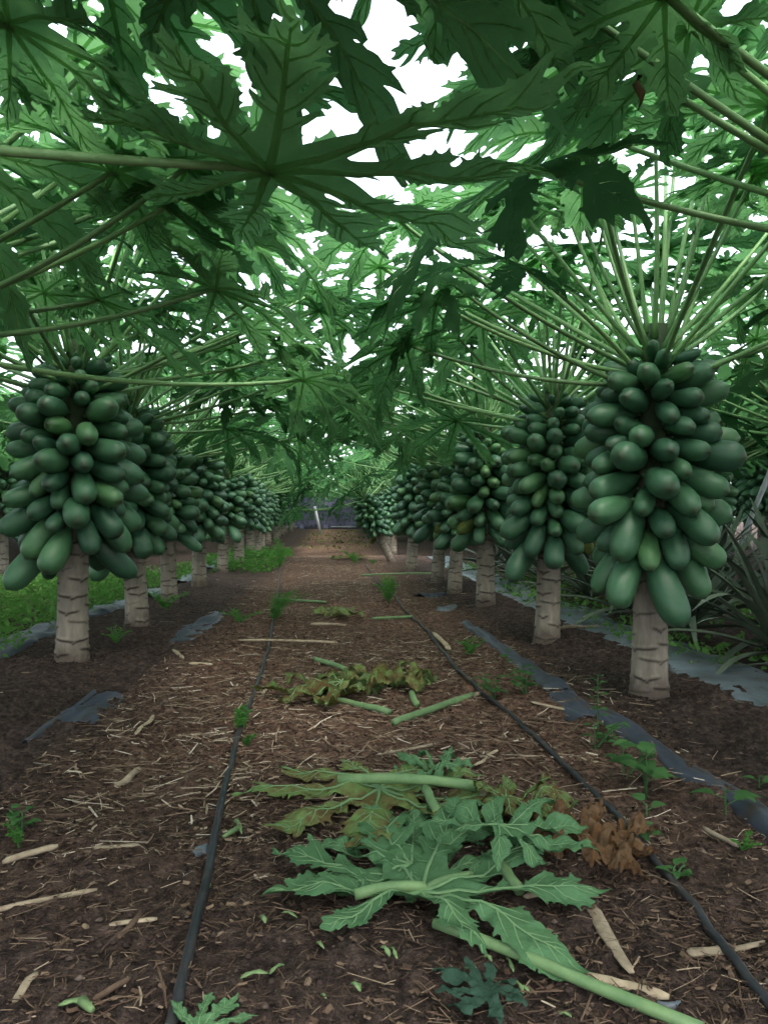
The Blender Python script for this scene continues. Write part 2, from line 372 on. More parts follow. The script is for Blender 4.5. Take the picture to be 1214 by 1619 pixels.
def leaf_mesh(name, seed, res, droop=.22, fold=.16, wave=.03, wide=1.0, mats=None, zfun=None, veins=True, vr=1.0, under=True):
    V, Fc, mains, secs = leaf_mesh2d(seed, res, wide); rn = random.Random(seed * 3 + 1)
    ph = [rn.uniform(0, 6.28) for _ in range(6)]
    A = np.array([mm[2] for mm in mains])
    def zf(x, y):
        x = np.asarray(x, float); y = np.asarray(y, float)
        r = np.hypot(x, y); a = np.arctan2(x, y)
        dm = np.min(np.abs((a[..., None] - A + math.pi) % (2 * math.pi) - math.pi), -1)
        d = r * np.sin(np.minimum(dm, 1.2))
        dr = droop * (1 + .45 * np.sin(2 * a + ph[0]) + .35 * np.sin(3 * a + ph[1]))
        return -dr * r ** 2 + fold * d + wave * np.sin(9 * x + ph[2]) * np.sin(8 * y + ph[3]) * r + wave * .6 * np.sin(21 * x + ph[4]) * np.sin(19 * y + ph[5]) * r
    if zfun: zf = zfun
    b = MB(); z = zf(V[:, 0], V[:, 1])
    b.add(np.column_stack([V, z]).tolist(), Fc, 0)
    sg = -1 if under else 1
    if veins:
        for pts, L, a in mains:
            pp = [(p[0], p[1], float(zf(p[0], p[1])) + sg * .004) for p in pts[:10]]
            b.half(pp, [(.016 - .0135 * i / 9) * vr for i in range(10)], 1, sg)
        for q in secs:
            pp = [(p[0], p[1], float(zf(p[0], p[1])) + sg * .002) for p in q[:4]]
            b.half(pp, [.0058 * vr, .0046 * vr, .0034 * vr, .0016 * vr], 1, sg, 3)
    return b.mesh(name, mats or [M['leaf'], M['vein']])
LEAVES = [leaf_mesh('papaya_leaf_%d' % i, 20 + i, 124, droop=[.12, .24, .36, .18, .28, .42][i], fold=[.22, .26, .18, .3, .16, .26][i], wave=.045, wide=1.0) for i in range(6)]
HERO_LEAVES = [leaf_mesh('papaya_leaf_large_%d' % i, 50 + i, 210, droop=[.03, .26][i], fold=.2, wave=.045, wide=.98) for i in range(2)]
LOW = []
for i in range(3):
    V, Fc, _, _ = leaf_mesh2d(80 + i, 52, 1.08); r = np.hypot(V[:, 0], V[:, 1])
    LOW.append((V, -.3 * r ** 2 + .03 * np.sin(9 * V[:, 0]) * np.sin(8 * V[:, 1]), Fc))

# ------------------------------------------------------------------ FRUIT, TRUNK generators
def fruit_mesh(i):
    rn = random.Random(200 + i); b = MB(); n, k = 18, 18
    bulge = [.58, .50, .64, .55, .60][i]; lob = [.03, .05, .025, .045, .035][i]; bend = [.03, -.04, .0, .06, -.02][i]
    vs = []; tn = []
    for j in range(k + 1):
        t = j / k
        if t < .985:
            tt = t ** (math.log(.5) / math.log(bulge)); r = .27 * max(1 - abs(2 * tt - 1) ** 2.7, 0) ** (.62 if tt < .5 else .47) * (1 - .13 * (1 - t) ** 2)
        else: r = .008
        r = max(r, .03 if j == 0 else .012)
        for q in range(n):
            th = 2 * math.pi * q / n; rr = r * (1 + lob * math.cos(5 * th) * (.4 + .6 * t))
            vs.append((rr * math.cos(th) + bend * math.sin(math.pi * t), rr * math.sin(th), t * 1.0 + (.012 if j == k else 0)))
            tn.append(.9 if j == k else (.35 if j == k - 0 else 0))
    fs = [(j * n + q, j * n + (q + 1) % n, (j + 1) * n + (q + 1) % n, (j + 1) * n + q) for j in range(k) for q in range(n)] + [tuple(k * n + q for q in range(n))]
    b.add(vs, fs, 0, tn)
    b.tube([(0, 0, -.35), (0, 0, -.15), (0, 0, .03)], [.028, .03, .045], 6, 1)
    return b
FRUITS = [fruit_mesh(i).mesh('papaya_%d' % i, [M['fruit'], M['petiole']]) for i in range(5)]
RIPE = fruit_mesh(1).mesh('papaya_ripe', [M['ripe'], M['petiole']])
def trunk_mesh(seed, H, r0=.075):
    rn = random.Random(seed); zs = list(np.arange(-.06, .72, .0045)) + list(np.linspace(.73, H, 14)); n = 40
    sc = []; th = rn.uniform(0, 6); z = .03
    while z < .75: sc.append((z, th % (2 * math.pi), rn.uniform(.45, 1.5), rn.uniform(.4, 1.8))); z += rn.uniform(.016, .034); th += R_(137.5) + rn.uniform(-.3, .3)
    TH = np.arange(n) * 2 * math.pi / n; ZZ, TT = np.meshgrid(np.array(zs), TH, indexing='ij')
    rr = r0 * (1 - .34 * np.clip(ZZ / H, 0, 1)) + .020 * np.exp(-(ZZ + .03) / .045); tn = np.zeros_like(rr)
    rr = rr * (1 + .025 * np.sin(3 * TT + 1) + .02 * vnoise(TT * 2 + seed, ZZ * 9))
    for z, t0, w, am in sc:
        d = np.abs((TT - t0 + math.pi) % (2 * math.pi) - math.pi); win = np.clip((w - d) / .25, 0, 1)
        zc = z + .010 * (d / w) ** 2 - .012 * np.exp(-(d / .13) ** 2)
        rr += .0038 * am * win * np.exp(-((ZZ - zc - .004) / .006) ** 2); tn = np.maximum(tn, win * min(1, .25 + .5 * am) * np.exp(-((ZZ - zc + .0035) / (.003 + .0018 * am)) ** 2))
        tn = np.maximum(tn, .35 * np.exp(-(d / .07) ** 2 - ((ZZ - zc - .008) / .006) ** 2))
    vs = np.stack([rr * np.cos(TT), rr * np.sin(TT), ZZ], -1).reshape(-1, 3).tolist(); K = len(zs)
    fs = [(j * n + q, j * n + (q + 1) % n, (j + 1) * n + (q + 1) % n, (j + 1) * n + q) for j in range(K - 1) for q in range(n)] + [tuple((K - 1) * n + q for q in range(n))]
    b = MB(); b.add(vs, fs, 0, tn.reshape(-1).tolist()); return b.mesh('trunk_%d' % seed, M['trunk'])
TRUNKS = [trunk_mesh(i, 1.55) for i in range(4)]
def layout(seed, n_, zb, zt, size=1.0):
    rn = np.random.default_rng(seed); i = np.arange(n_); u = i / (n_ - 1)
    th = i * R_(137.508) + rn.normal(0, .35, n_); za = zb + (zt - zb) * u ** .95
    L = np.interp(u, [0, .5, .78, .92, 1], [.258, .238, .200, .145, .080]) * rn.uniform(.78, 1.16, n_) * size; r = L * rn.uniform(.19, .238, n_)
    el = np.radians(np.interp(u, [0, .12, .3, .6, .85, 1], [-80, -58, -34, -12, 6, 35]) + rn.normal(0, 13, n_))
    hang = rn.permutation(10)[:3]; el[hang] = np.radians(rn.uniform(-86, -76, 3)); za[hang] -= rn.uniform(.02, .10, 3); L[hang] *= rn.uniform(1.0, 1.25, 3)
    rt = .055; a = np.stack([rt * np.cos(th), rt * np.sin(th), za], -1)
    d = np.stack([np.cos(el) * np.cos(th), np.cos(el) * np.sin(th), np.sin(el)], -1); d0 = d.copy(); s = np.full(n_, .03)
    T = np.array([.14, .36, .6, .86]); RR = np.array([.72, .95, 1.0, .78]); own = np.repeat(i, 4)
    for it in range(90):
        c = (a[:, None] + d[:, None] * (s[:, None] + L[:, None] * T)[..., None]).reshape(-1, 3); rad = (r[:, None] * RR).reshape(-1)
        D = c[:, None] - c[None]; dist = np.linalg.norm(D, axis=-1) + 1e-6; ov = rad[:, None] + rad[None] - dist; ov[own[:, None] == own[None]] = 0; ov = np.maximum(ov, 0)
        push = (D / dist[..., None] * ov[..., None]).sum(1) * .28
        hr = np.hypot(c[:, 0], c[:, 1]) + 1e-6; o2 = np.maximum(.07 + rad - hr, 0) * .5
        push[:, 0] += c[:, 0] / hr * o2; push[:, 1] += c[:, 1] / hr * o2
        lev = (s[:, None] + L[:, None] * T).reshape(-1)
        ax = (push * np.repeat(d, 4, 0)).sum(1); tang = push - np.repeat(d, 4, 0) * ax[:, None]
        d = d + (tang / np.maximum(lev, .08)[:, None]).reshape(n_, 4, 3).sum(1) * .55 + (d0 - d) * .03
        d /= np.linalg.norm(d, axis=1)[:, None]; s = np.clip(s + ax.reshape(n_, 4).sum(1) * .22 - .0012, .012, .115)
    keep = np.ones(n_, bool); keep[rn.integers(int(n_ * .6), n_ - 8, n_ // 40)] = False
    return (a + d * s[:, None])[keep], d[keep], L[keep], r[keep]
LAY = [layout(1, 112, .69, 1.42), layout(2, 112, .69, 1.44), layout(3, 90, .68, 1.38, 1.02), layout(4, 80, .70, 1.36, 1.0), layout(5, 82, .68, 1.40, 1.02)]

# ------------------------------------------------------------------ PAPAYA TREES
def blade_quat(fwd, nrm):
    f = Vector(fwd).normalized(); z = Vector(nrm); z = (z - f * z.dot(f)).normalized(); x = f.cross(z)
    return Matrix((x, f, z)).transposed().to_quaternion()
def petiole_mesh(p0, p1, sag, r0=.0112, r1=.0068, up_end=None):
    L = (p1 - p0).length; mid = (p0 + p1) / 2 + Vector((0, 0, -sag * L)) + Vector((random.uniform(-.04, .04), random.uniform(-.04, .04), 0)) * L
    pts = bez(Vector((0, 0, 0)), mid - p0, p1 - p0, 12); b = MB()
    b.tube(pts, [(r0 * 1.5 if i == 0 else r0) + (r1 - r0) * i / 12 for i in range(13)], 8); return b.mesh('petiole', M['petiole'])
def add_leaf(root, p0, p1, fwd, nrm, size, me, sag):
    q = blade_quat(fwd, nrm)
    lf = link('leaf', me, root, p1, q, (size,) * 3)
    pm = petiole_mesh(p0, p1, sag)
    pt = link('petiole', pm, lf)
    pt.matrix_parent_inverse = Matrix.LocRotScale(p1, q, Vector((size,) * 3)).inverted(); pt.location = p0
    return lf
def random_leaves(rn, count, zt, size=1.0):
    out_ = []
    for i in range(count):
        age = (i + .5) / count; az = i * R_(137.508) + rn.uniform(-.25, .25)
        el = R_(84 - 74 * age ** .8 + rn.uniform(-7, 7)); Lp = (.55 + .60 * min(1, age * 1.6)) * rn.uniform(.88, 1.12)
        h = Vector((math.cos(az), math.sin(az), 0)); p0 = h * .045 + Vector((0, 0, zt + .10 - .24 * age))
        p1 = p0 + (h * math.cos(el) + Vector((0, 0, math.sin(el)))) * Lp
        pitch = R_(10 - 26 * age + rn.uniform(-14, 12))
        tw = rn.uniform(-.5, .5); h2 = Vector((math.cos(az + tw), math.sin(az + tw), 0))
        fwd = h2 * math.cos(pitch) + Vector((0, 0, math.sin(pitch)))
        nrm = Vector((rn.uniform(-.3, .3), rn.uniform(-.3, .3), 1)) + h2 * .1
        out_.append((p0, p1, fwd, nrm, size * rn.uniform(.38, .54) * (.72 + .4 * min(1, age * 2)), rn.uniform(.02, .12), age))
    return out_
CROWN_LOW = []
for s_ in range(4):
    rn = random.Random(300 + s_); b = MB()
    for p0, p1, fwd, nrm, sz, sag, age in random_leaves(rn, 38, 1.42, 1.06):
        mx = Matrix.LocRotScale(p1, blade_quat(fwd, nrm), Vector((sz,) * 3)); V, z, Fc = LOW[rn.randrange(3)]
        b.add([mx @ Vector((x, y, zz)) for (x, y), zz in zip(V, z)], Fc, 0)
        b.tube(bez(p0, (p0 + p1) / 2 - Vector((0, 0, sag)), p1, 6), [.014, .013, .012, .011, .011, .010, .009], 5, 1, cap=False)
    CROWN_LOW.append(b.mesh('crown_%d' % s_, [M['leaf'], M['petiole']]))
def fruit_quat(d, rn): return Vector(d).to_track_quat('Z', 'Y') @ Quaternion((0, 0, 1), rn.uniform(0, 6.28))
CLUSTER_LOW = []
for s_ in range(3):
    rn = random.Random(400 + s_); b = MB(); pos, d, L, r = LAY[2 + s_]
    nn, kk = 8, 6
    for p, dd, l, rr in zip(pos, d, L, r):
        mx = Matrix.LocRotScale(Vector(p), fruit_quat(dd, rn), Vector((rr, rr, l)))
        vs = []
        for j in range(kk + 1):
            t = j / kk; q = max(math.sin(math.pi * t ** 1.2) ** .6, .05)
            vs += [mx @ Vector((q * math.cos(6.2832 * k / nn), q * math.sin(6.2832 * k / nn), t)) for k in range(nn)]
        b.add(vs, [(j * nn + k, j * nn + (k + 1) % nn, (j + 1) * nn + (k + 1) % nn, (j + 1) * nn + k) for j in range(kk) for k in range(nn)], 0)
    CLUSTER_LOW.append(b.mesh('fruit_cluster_%d' % s_, M['fruit']))
def tree(x, y, label, group, seed, lay=0, scale=1.0, lean=(0, 0), mode='full', heroes=(), nleaf=36, shade=(), step=1, ripe=0, near=False, rotz=None):
    rn = random.Random(seed); z = g(x, y) - .01
    root = empty('papaya_tree', (x, y, z), (R_(lean[0]), R_(lean[1]), 0)); tag(root, label, 'papaya tree', group)
    root.scale = (scale,) * 3
    mw = Matrix.LocRotScale(Vector((x, y, z)), Euler((R_(lean[0]), R_(lean[1]), 0)), Vector((scale,) * 3)); inv = mw.inverted()
    rz = rn.uniform(0, 6.28) if rotz is None else rotz; RZ = Matrix.Rotation(rz, 3, 'Z')
    link('trunk', TRUNKS[seed % 4], root, quat=Quaternion((0, 0, 1), rz))
    if mode in ('full', 'fruit'):
        pos, d, L, r = LAY[lay]; low = np.argsort(pos[:, 2] + d[:, 2] * L)[:12]
        rip = set(int(q) for q in rn.sample(list(low), ripe)) if ripe else set()
        for i in range(0, len(L), step):
            o = link('fruit', RIPE if i in rip else FRUITS[rn.randrange(5)], root, RZ @ Vector(pos[i]), fruit_quat(RZ @ Vector(d[i]), rn), (r[i] / .27, r[i] / .27, L[i]))
            if i in rip: o['label'] = 'fruit with a yellowing patch'
    else:
        tag(link('fruit_cluster', CLUSTER_LOW[lay % 3], root, quat=Quaternion((0, 0, 1), rz)), kind='stuff')
    zt = 1.42
    if mode == 'full':
        for (px, py, dep, fimg, nrm, size, sag, me_) in heroes:
            p1w = at(px, py, dep); f = RT * fimg[0] - UP * fimg[1] + FW * (fimg[2] if len(fimg) > 2 else 0)
            p1 = inv @ p1w; h = Vector((p1.x, p1.y, 0)).normalized()
            p0 = h * .045 + Vector((0, 0, zt - .04 - .14 * rn.random()))
            add_leaf(root, p0, p1, mw.to_quaternion().inverted() @ f, mw.to_quaternion().inverted() @ Vector(nrm), size / scale, me_, sag)
        for q in shade:  # extra leaves added overhead to keep light off the near leaves
            p1 = inv @ Vector(q); h = Vector((p1.x, p1.y, 0)).normalized()
            add_leaf(root, h * .045 + Vector((0, 0, zt + .02)), p1, h + Vector((0, 0, -.2)), (rn.uniform(-.2, .2), rn.uniform(-.2, .2), 1), .52, LEAVES[rn.randrange(6)], .05)
        for p0, p1, fwd, nrm, sz, sag, age in random_leaves(rn, nleaf, zt):
            if rz: p0, p1, fwd = RZ @ p0, RZ @ p1, RZ @ fwd
            w = mw @ p1; pr = proj(w)
            if near and pr:
                px, py, dp = pr; e = sz * FPX / dp
                if dp < 1.75 and -e < px < 1214 + e and -e < py < 1619: continue
                if dp < 5.0 and -e * .5 < px < 1214 + e * .5 and py + e * .45 > (600 - 60 * (dp < 3) if not 330 < px < 780 else 690): continue
            if near and (w - CP).length < 1.0: continue
            add_leaf(root, p0, p1, fwd, nrm, sz, LEAVES[rn.randrange(6)], sag)
    else:
        tag(link('crown', CROWN_LOW[seed % 4], root, quat=Quaternion((0, 0, 1), rz)), kind='stuff')
    return root
H0, H1 = HERO_LEAVES
L0_, L1_, L2_, L3_, L4_, L5_ = LEAVES
GR, GL = 'papaya trees right of the path', 'papaya trees left of the path'
ORD = ['nearest', 'second', 'third', 'fourth', 'fifth', 'sixth', 'seventh', 'eighth', 'ninth', 'tenth']
# trees beside and behind the camera: only their leaf stalks and leaves reach into view
tree(-1.42, .95, 'papaya tree whose dark leaf on a level stalk crosses the top', GL, 1, 0, 1.0, near=True, step=3, nleaf=36, heroes=[
    (425, 266, 1.2, (1, .03, .0), (.0, -.03, 1), .50, .05, H0), (14, 36, 1.45, (1, .28, .1), (.0, .14, .98), .42, .05, H1)],
     shade=[(-.15, 1.05, 1.62), (-.4, 1.3, 1.72), (.15, 1.1, 1.7), (-.25, 1.2, 1.92), (-.5, .95, 1.85), (-.05, .85, 2.05), (.02, 1.3, 2.1), (-.7, 1.4, 1.95)])
tree(-1.52, 2.35, 'papaya tree whose stalks arch in at the left edge below the dark leaf', GL, 2, 1, 1.0, near=True, step=3, heroes=[
    (342, 455, 2.2, (1, .25, .0), (.05, .14, .98), .44, .10, H1), (160, 473, 2.5, (.6, .3, .2), (.1, .14, .98), .40, .10, L3_),
    (296, 262, 1.95, (.8, -.1, .1), (.0, .14, .98), .42, .12, L0_), (318, 292, 2.1, (1, .1, -.2), (.0, .14, .98), .42, .12, L1_),
    (120, 90, 2.0, (.5, -.3, .4), (.0, .2, .97), .42, .08, L4_), (150, 238, 2.3, (.7, .1, .3), (.0, .14, .98), .40, .08, L3_),
    (480, 600, 2.9, (1, .3, .3), (.0, .2, .95), .36, .10, L5_)])
tree(1.52, 1.62, 'papaya tree whose thick stalks slant across the top right corner', GR, 3, 1, 1.0, near=True, step=3, nleaf=24, heroes=[
    (880, -12, 1.55, (-1, .15, .1), (-.1, .14, .98), .36, .06, H1), (938, 62, 1.75, (-1, .35, .1), (-.05, .14, .98), .44, .04, H0),
    (1052, -10, 1.35, (-.8, -.3, .1), (-.1, .2, .97), .40, .05, L0_), (1090, 40, 1.6, (-.6, .2, .3), (.1, .14, .98), .42, .04, L3_)])
tree(1.42, .1, 'papaya tree beside the camera, its leaves shading the top right', GR, 4, 0, 1.0, near=True, step=3, nleaf=26, shade=[(.35, 1.1, 1.95), (.6, .8, 1.9), (.2, .7, 1.85), (.5, 1.35, 2.05), (.95, 1.15, 2.0)])
tree(-1.42, -.65, 'papaya tree beside the camera, its leaves shading the top left', GL, 5, 1, 1.0, near=True, step=3, nleaf=36)
# right row
RP = [(1025, 1097), (865, 1012), (768, 957), (718, 938), (692, 921), (650, 904)]
LP = [(114, 1045), (217, 990), (268, 952), (315, 926), (352, 905), (378, 893)]
hero_r1 = [(1050, 168, 3.2, (.1, -.3, 1), (.0, .14, .98), .42, -.02, L0_), (1076, 162, 3.35, (.4, -.2, 1), (.0, .14, .98), .42, -.02, L3_), (1146, 128, 3.3, (.8, -.2, .3), (.1, .14, .98), .42, -.02, L1_),
           (1197, 150, 3.4, (.8, .1, .3), (.1, .2, .95), .42, -.02, L4_), (820, 416, 2.65, (-.3, .25, -.9), (.45, .3, .85), .42, -.06, H1), (694, 432, 2.9, (-1, .35, -.2), (-.1, -.75, .65), .30, .12, L5_),
           (690, 478, 3.0, (-1, .1, .3), (.0, .14, .98), .40, .10, L2_), (600, 420, 3.2, (-1, .0, .3), (-.1, .14, .98), .42, .08, L0_), (890, 318, 3.1, (-.4, -.2, 1), (.0, .14, .98), .42, .02, L3_), (735, 330, 3.3, (-.9, -.1, .5), (.0, .14, .98), .42, .05, L1_)]
labs_r = ['nearest papaya tree right of the path, bulky dark fruit mass over ringed trunk', 'second papaya tree in the right row, one fruit low on its trunk', 'third papaya tree in the right row, yellowing fruit at its lower edge',
          'fourth papaya tree in the right row, slim trunk half behind fruit', 'fifth papaya tree in the right row, wedged behind the fourth', 'sixth papaya tree in the right row, just before the leaning one']
MID_R = {1: [(600, 590, 4.9, (-1, .3, .1), (-.1, .14, .98), .46, .08, L5_), (655, 545, 4.6, (-1, .2, .3), (0, .14, .98), .44, .08, L2_), (545, 520, 4.8, (-1, .2, .0), (0, .14, .98), .48, .07, L1_)],
         2: [(560, 655, 6.6, (-1, .3, .0), (-.1, .14, .98), .48, .06, L5_), (520, 600, 6.4, (-1, .1, .2), (0, .14, .98), .48, .06, L4_), (640, 610, 6.4, (-.8, .4, -.2), (0, .14, .98), .44, .06, L2_)],
         3: [(530, 690, 7.8, (-1, .3, 0), (-.1, .14, .98), .5, .05, L5_), (590, 640, 7.5, (-1, .2, .1), (0, .14, .98), .5, .05, L1_)]}
MID_L = {0: [(455, 560, 4.2, (1, .3, .1), (.1, .14, .98), .46, .07, L5_), (395, 520, 3.9, (1, .2, .2), (.1, .14, .98), .46, .07, L1_), (505, 490, 4.1, (1, .2, .0), (.1, .14, .98), .48, .06, L2_)],
         1: [(430, 640, 5.6, (1, .3, .1), (.1, .14, .98), .48, .06, L4_), (490, 585, 5.4, (1, .2, .1), (.1, .14, .98), .48, .06, L2_), (370, 590, 5.4, (1, .3, .2), (.1, .14, .98), .44, .06, L5_)],
         2: [(470, 690, 7.2, (1, .4, 0), (.1, .14, .98), .5, .05, L5_), (440, 600, 7.0, (1, .2, 0), (.1, .14, .98), .5, .05, L4_), (505, 650, 7.2, (1, .2, .2), (.1, .14, .98), .48, .05, L1_)]}
for i, (px, py) in enumerate(RP):
    p = gp(px, py); sc = [.98, .99, 1.05, .95, 1.0, 1.06][i]
    tree(p.x, p.y, labs_r[i], GR, 10 + i, [0, 1, 2, 3, 4, 2][i], sc, (random.uniform(-2.5, 2.5), random.uniform(-2, 3.5) if i else .5), heroes=hero_r1 if i == 0 else MID_R.get(i, ()), nleaf=[30, 32, 32, 32, 32, 32][i], ripe=[0, 1, 2, 1, 0, 0][i], near=i < 3)
p = gp(619, 886); tree(p.x, p.y, 'leaning papaya tree with pale bare trunk at the path edge', GR, 31, 3, .88, (3, -25), ripe=1, nleaf=32)
labs_l = ['nearest papaya tree left of the path, heavy fruit mass over thick trunk', 'second papaya tree in the left row, close behind the nearest', 'third papaya tree in the left row, pale fruit at its top',
          'fourth papaya tree in the left row, slim trunk above green weeds', 'fifth papaya tree in the left row, near grey film scraps', 'sixth papaya tree in the left row, partly hidden by the fifth']
for i, (px, py) in enumerate(LP):
    p = gp(px, py); sc = [1.09, 1.02, .95, 1.03, .98, 1.04][i]
    tree(p.x, p.y, labs_l[i], GL, 40 + i, [1, 0, 3, 2, 4, 3][i], sc, (random.uniform(-2.5, 2.5), random.uniform(-3, 2) if i else 1.0), heroes=MID_L.get(i, ()), nleaf=32, ripe=[0, 1, 1, 1, 0, 0][i], near=i < 3)
for i in range(3):
    tree(-1.5 + random.uniform(-.08, .08), 14.2 + 1.65 * i, ['seventh', 'eighth', 'ninth'][i] + ' papaya tree in the left row, small in the distance', GL, 60 + i, 2 + i, 1.0, nleaf=26)
for i in range(2):
    tree(1.35 + random.uniform(-.08, .08), 15.9 + 1.65 * i, ['papaya tree in the right row just behind the leaning one', 'papaya tree in the right row, second behind the leaning one'][i], GR, 70 + i, 2 + i, 1.0, nleaf=26)
k = 0
for sx, gname, lab, y0 in ((-1.5, GL, 'distant papaya tree far down the row left of the path', 19.2), (1.35, GR, 'distant papaya tree far down the row right of the path', 19.3)):
    for i in range(8):
        tree(sx + random.uniform(-.1, .1), y0 + 1.65 * i, lab, gname, 80 + k, k, random.uniform(.92, 1.05), mode='low'); k += 1
# side rows behind the two main rows
for sx, y0, cnt, gname, lab in ((-4.35, .4, 18, 'papaya trees of the second row on the left', 'papaya tree in the row beyond the green weeds on the left'),
                                (3.75, .8, 18, 'papaya trees of the row behind the pineapples', 'papaya tree in the row behind the pineapple plants'),
                                (-7.2, 2.0, 17, 'papaya trees of the third row on the left', 'papaya tree in the farthest row seen on the left'),
                                (6.9, 2.0, 17, 'papaya trees of the third row on the right', 'papaya tree in the farthest row seen on the right'),
                                (-10.1, 6.0, 13, 'papaya trees of the third row on the left', 'papaya tree in the farthest row seen on the left'),
                                (9.8, 6.0, 13, 'papaya trees of the third row on the right', 'papaya tree in the farthest row seen on the right')):
    for i in range(cnt):
        y = y0 + 1.65 * i + random.uniform(-.08, .08); mode = 'low'
        pr = proj((sx, y, 1.2))
        if abs(sx) > 6 and (pr is None or not -500 < pr[0] < 1714): k += 1; continue
        if abs(sx) < 5 and 6.5 < y < (12 if sx > 0 else 10.5): mode = 'fruit'
        lb = lab
        if sx == 3.75: lb = {4: 'papaya tree directly behind the nearest right one, past the pineapples', 5: 'papaya tree behind the pineapples, between the two nearest right trunks'}.get(i, lab if i > 5 else 'papaya tree behind the pineapples, hidden past the right edge save for leaves')
        if sx == -4.35 and 2 < i < 6: lb = {3: 'papaya tree beyond the weeds with fruit cut by the left edge', 4: 'papaya tree beyond the weeds, its trunk just left of the nearest trunk', 5: 'papaya tree beyond the weeds, glimpsed behind the nearest left trunk'}[i]
        tree(sx + random.uniform(-.12, .12), y, lb, gname, 120 + k, 2 + k % 3 if mode == 'fruit' else k, random.uniform(.96, 1.08) * (1.0 if mode == 'fruit' else 1.12 if abs(sx) < 5 else 1.35), mode=mode); k += 1

# ------------------------------------------------------------------ FAR END: net fence, pole, hedge
fy = 31.5
def sheet(name, us, vs, fn, mat, thick=.004):
    b = MB(); nu, nv = len(us), len(vs); top = [fn(u, v) for u in us for v in vs]; A = nu * nv
    bot = [(p[0], p[1], p[2] - thick) for p in top] if thick > 0 else [(p[0], p[1] - thick, p[2]) for p in top]
    fs = []
    for i in range(nu - 1):
        for j in range(nv - 1):
            q = (i * nv + j, (i + 1) * nv + j, (i + 1) * nv + j + 1, i * nv + j + 1); fs.append(q); fs.append(tuple(A + x for x in q[::-1]))
    edge = [i * nv for i in range(nu)] + [(nu - 1) * nv + j for j in range(1, nv)] + [i * nv + nv - 1 for i in range(nu - 2, -1, -1)] + [j for j in range(nv - 2, 0, -1)]
    for a_, c_ in zip(edge, edge[1:] + edge[:1]): fs.append((c_, a_, A + a_, A + c_))
    b.add(top + bot, fs); return b.mesh(name, mat)
fr = empty('net_fence', (0, fy, g(0, fy))); tag(fr, 'dark blue shade net fence closing the far end of the path', 'fence')
link('net', sheet('net', np.linspace(-12, 12, 100), np.linspace(0, 1.5, 8), lambda u, v: (u, .06 * math.sin(u * 2.3) + .04 * math.sin(u * 7 + v * 3), v), M['fence'], -.004), fr)
for u in np.linspace(-11.5, 11.5, 8):
    b = MB(); b.tube([(u, .12, -.1), (u, .12, 1.55)], [.035, .035], 8); link('post', b.mesh('post', M['steel']), fr)
b = MB(); b.tube([(-12, .02, .1), (12, .02, .08)], [.03, .03], 6); link('bottom_rail', b.mesh('rail', M['steel']), fr)
p0 = gp(507, 838); b = MB(); b.tube([(0, 0, -.05), (-.10, 0, .45), (-.21, 0, .95)], [.055, .052, .05], 10)
tag(link('pole', b.mesh('pole', M['steel']), loc=p0), 'pale leaning pole standing before the far net fence', 'pole')
b = MB(); rn = random.Random(5)
for i in range(9000):
    c0 = Vector((rn.uniform(-16, 16), fy + rn.uniform(.25, 3.5), rn.uniform(.0, 5.0) + g(0, fy))); s_ = rn.uniform(.1, .24)
    q = Euler((rn.uniform(0, 6), rn.uniform(0, 6), rn.uniform(0, 6))).to_matrix()
    b.add([c0 + q @ Vector(v) * s_ for v in ((-.5, 0, 0), (-.2, .8, .1), (.2, .9, .1), (.5, .1, 0), (.1, -.6, .1))], [(0, 1, 2, 3, 4)])
tag(link('far_foliage', b.mesh('far_foliage', M['leaf'], False)), 'dense dark green foliage behind the far net fence', 'foliage', kind='stuff')
b = MB()
for i in range(520):
    yy = fy - .1 - rn.random() * .35; c0 = Vector((rn.gauss(-.2, 1.4), yy, g(0, fy) + rn.uniform(.35, 1.7) ** 1.0)); s_ = rn.uniform(.05, .12)
    q = Euler((rn.uniform(0, 6), rn.uniform(0, 6), rn.uniform(0, 6))).to_matrix()
    b.add([c0 + q @ Vector(v) * s_ for v in ((-.5, 0, 0), (-.2, .8, .1), (.2, .9, .1), (.5, .1, 0), (.1, -.6, .1))], [(0, 1, 2, 3, 4)])
tag(link('creeper', b.mesh('creeper', M['leaf'], False)), 'dark creeper leaves hanging over the far net fence', 'creeper', kind='stuff')

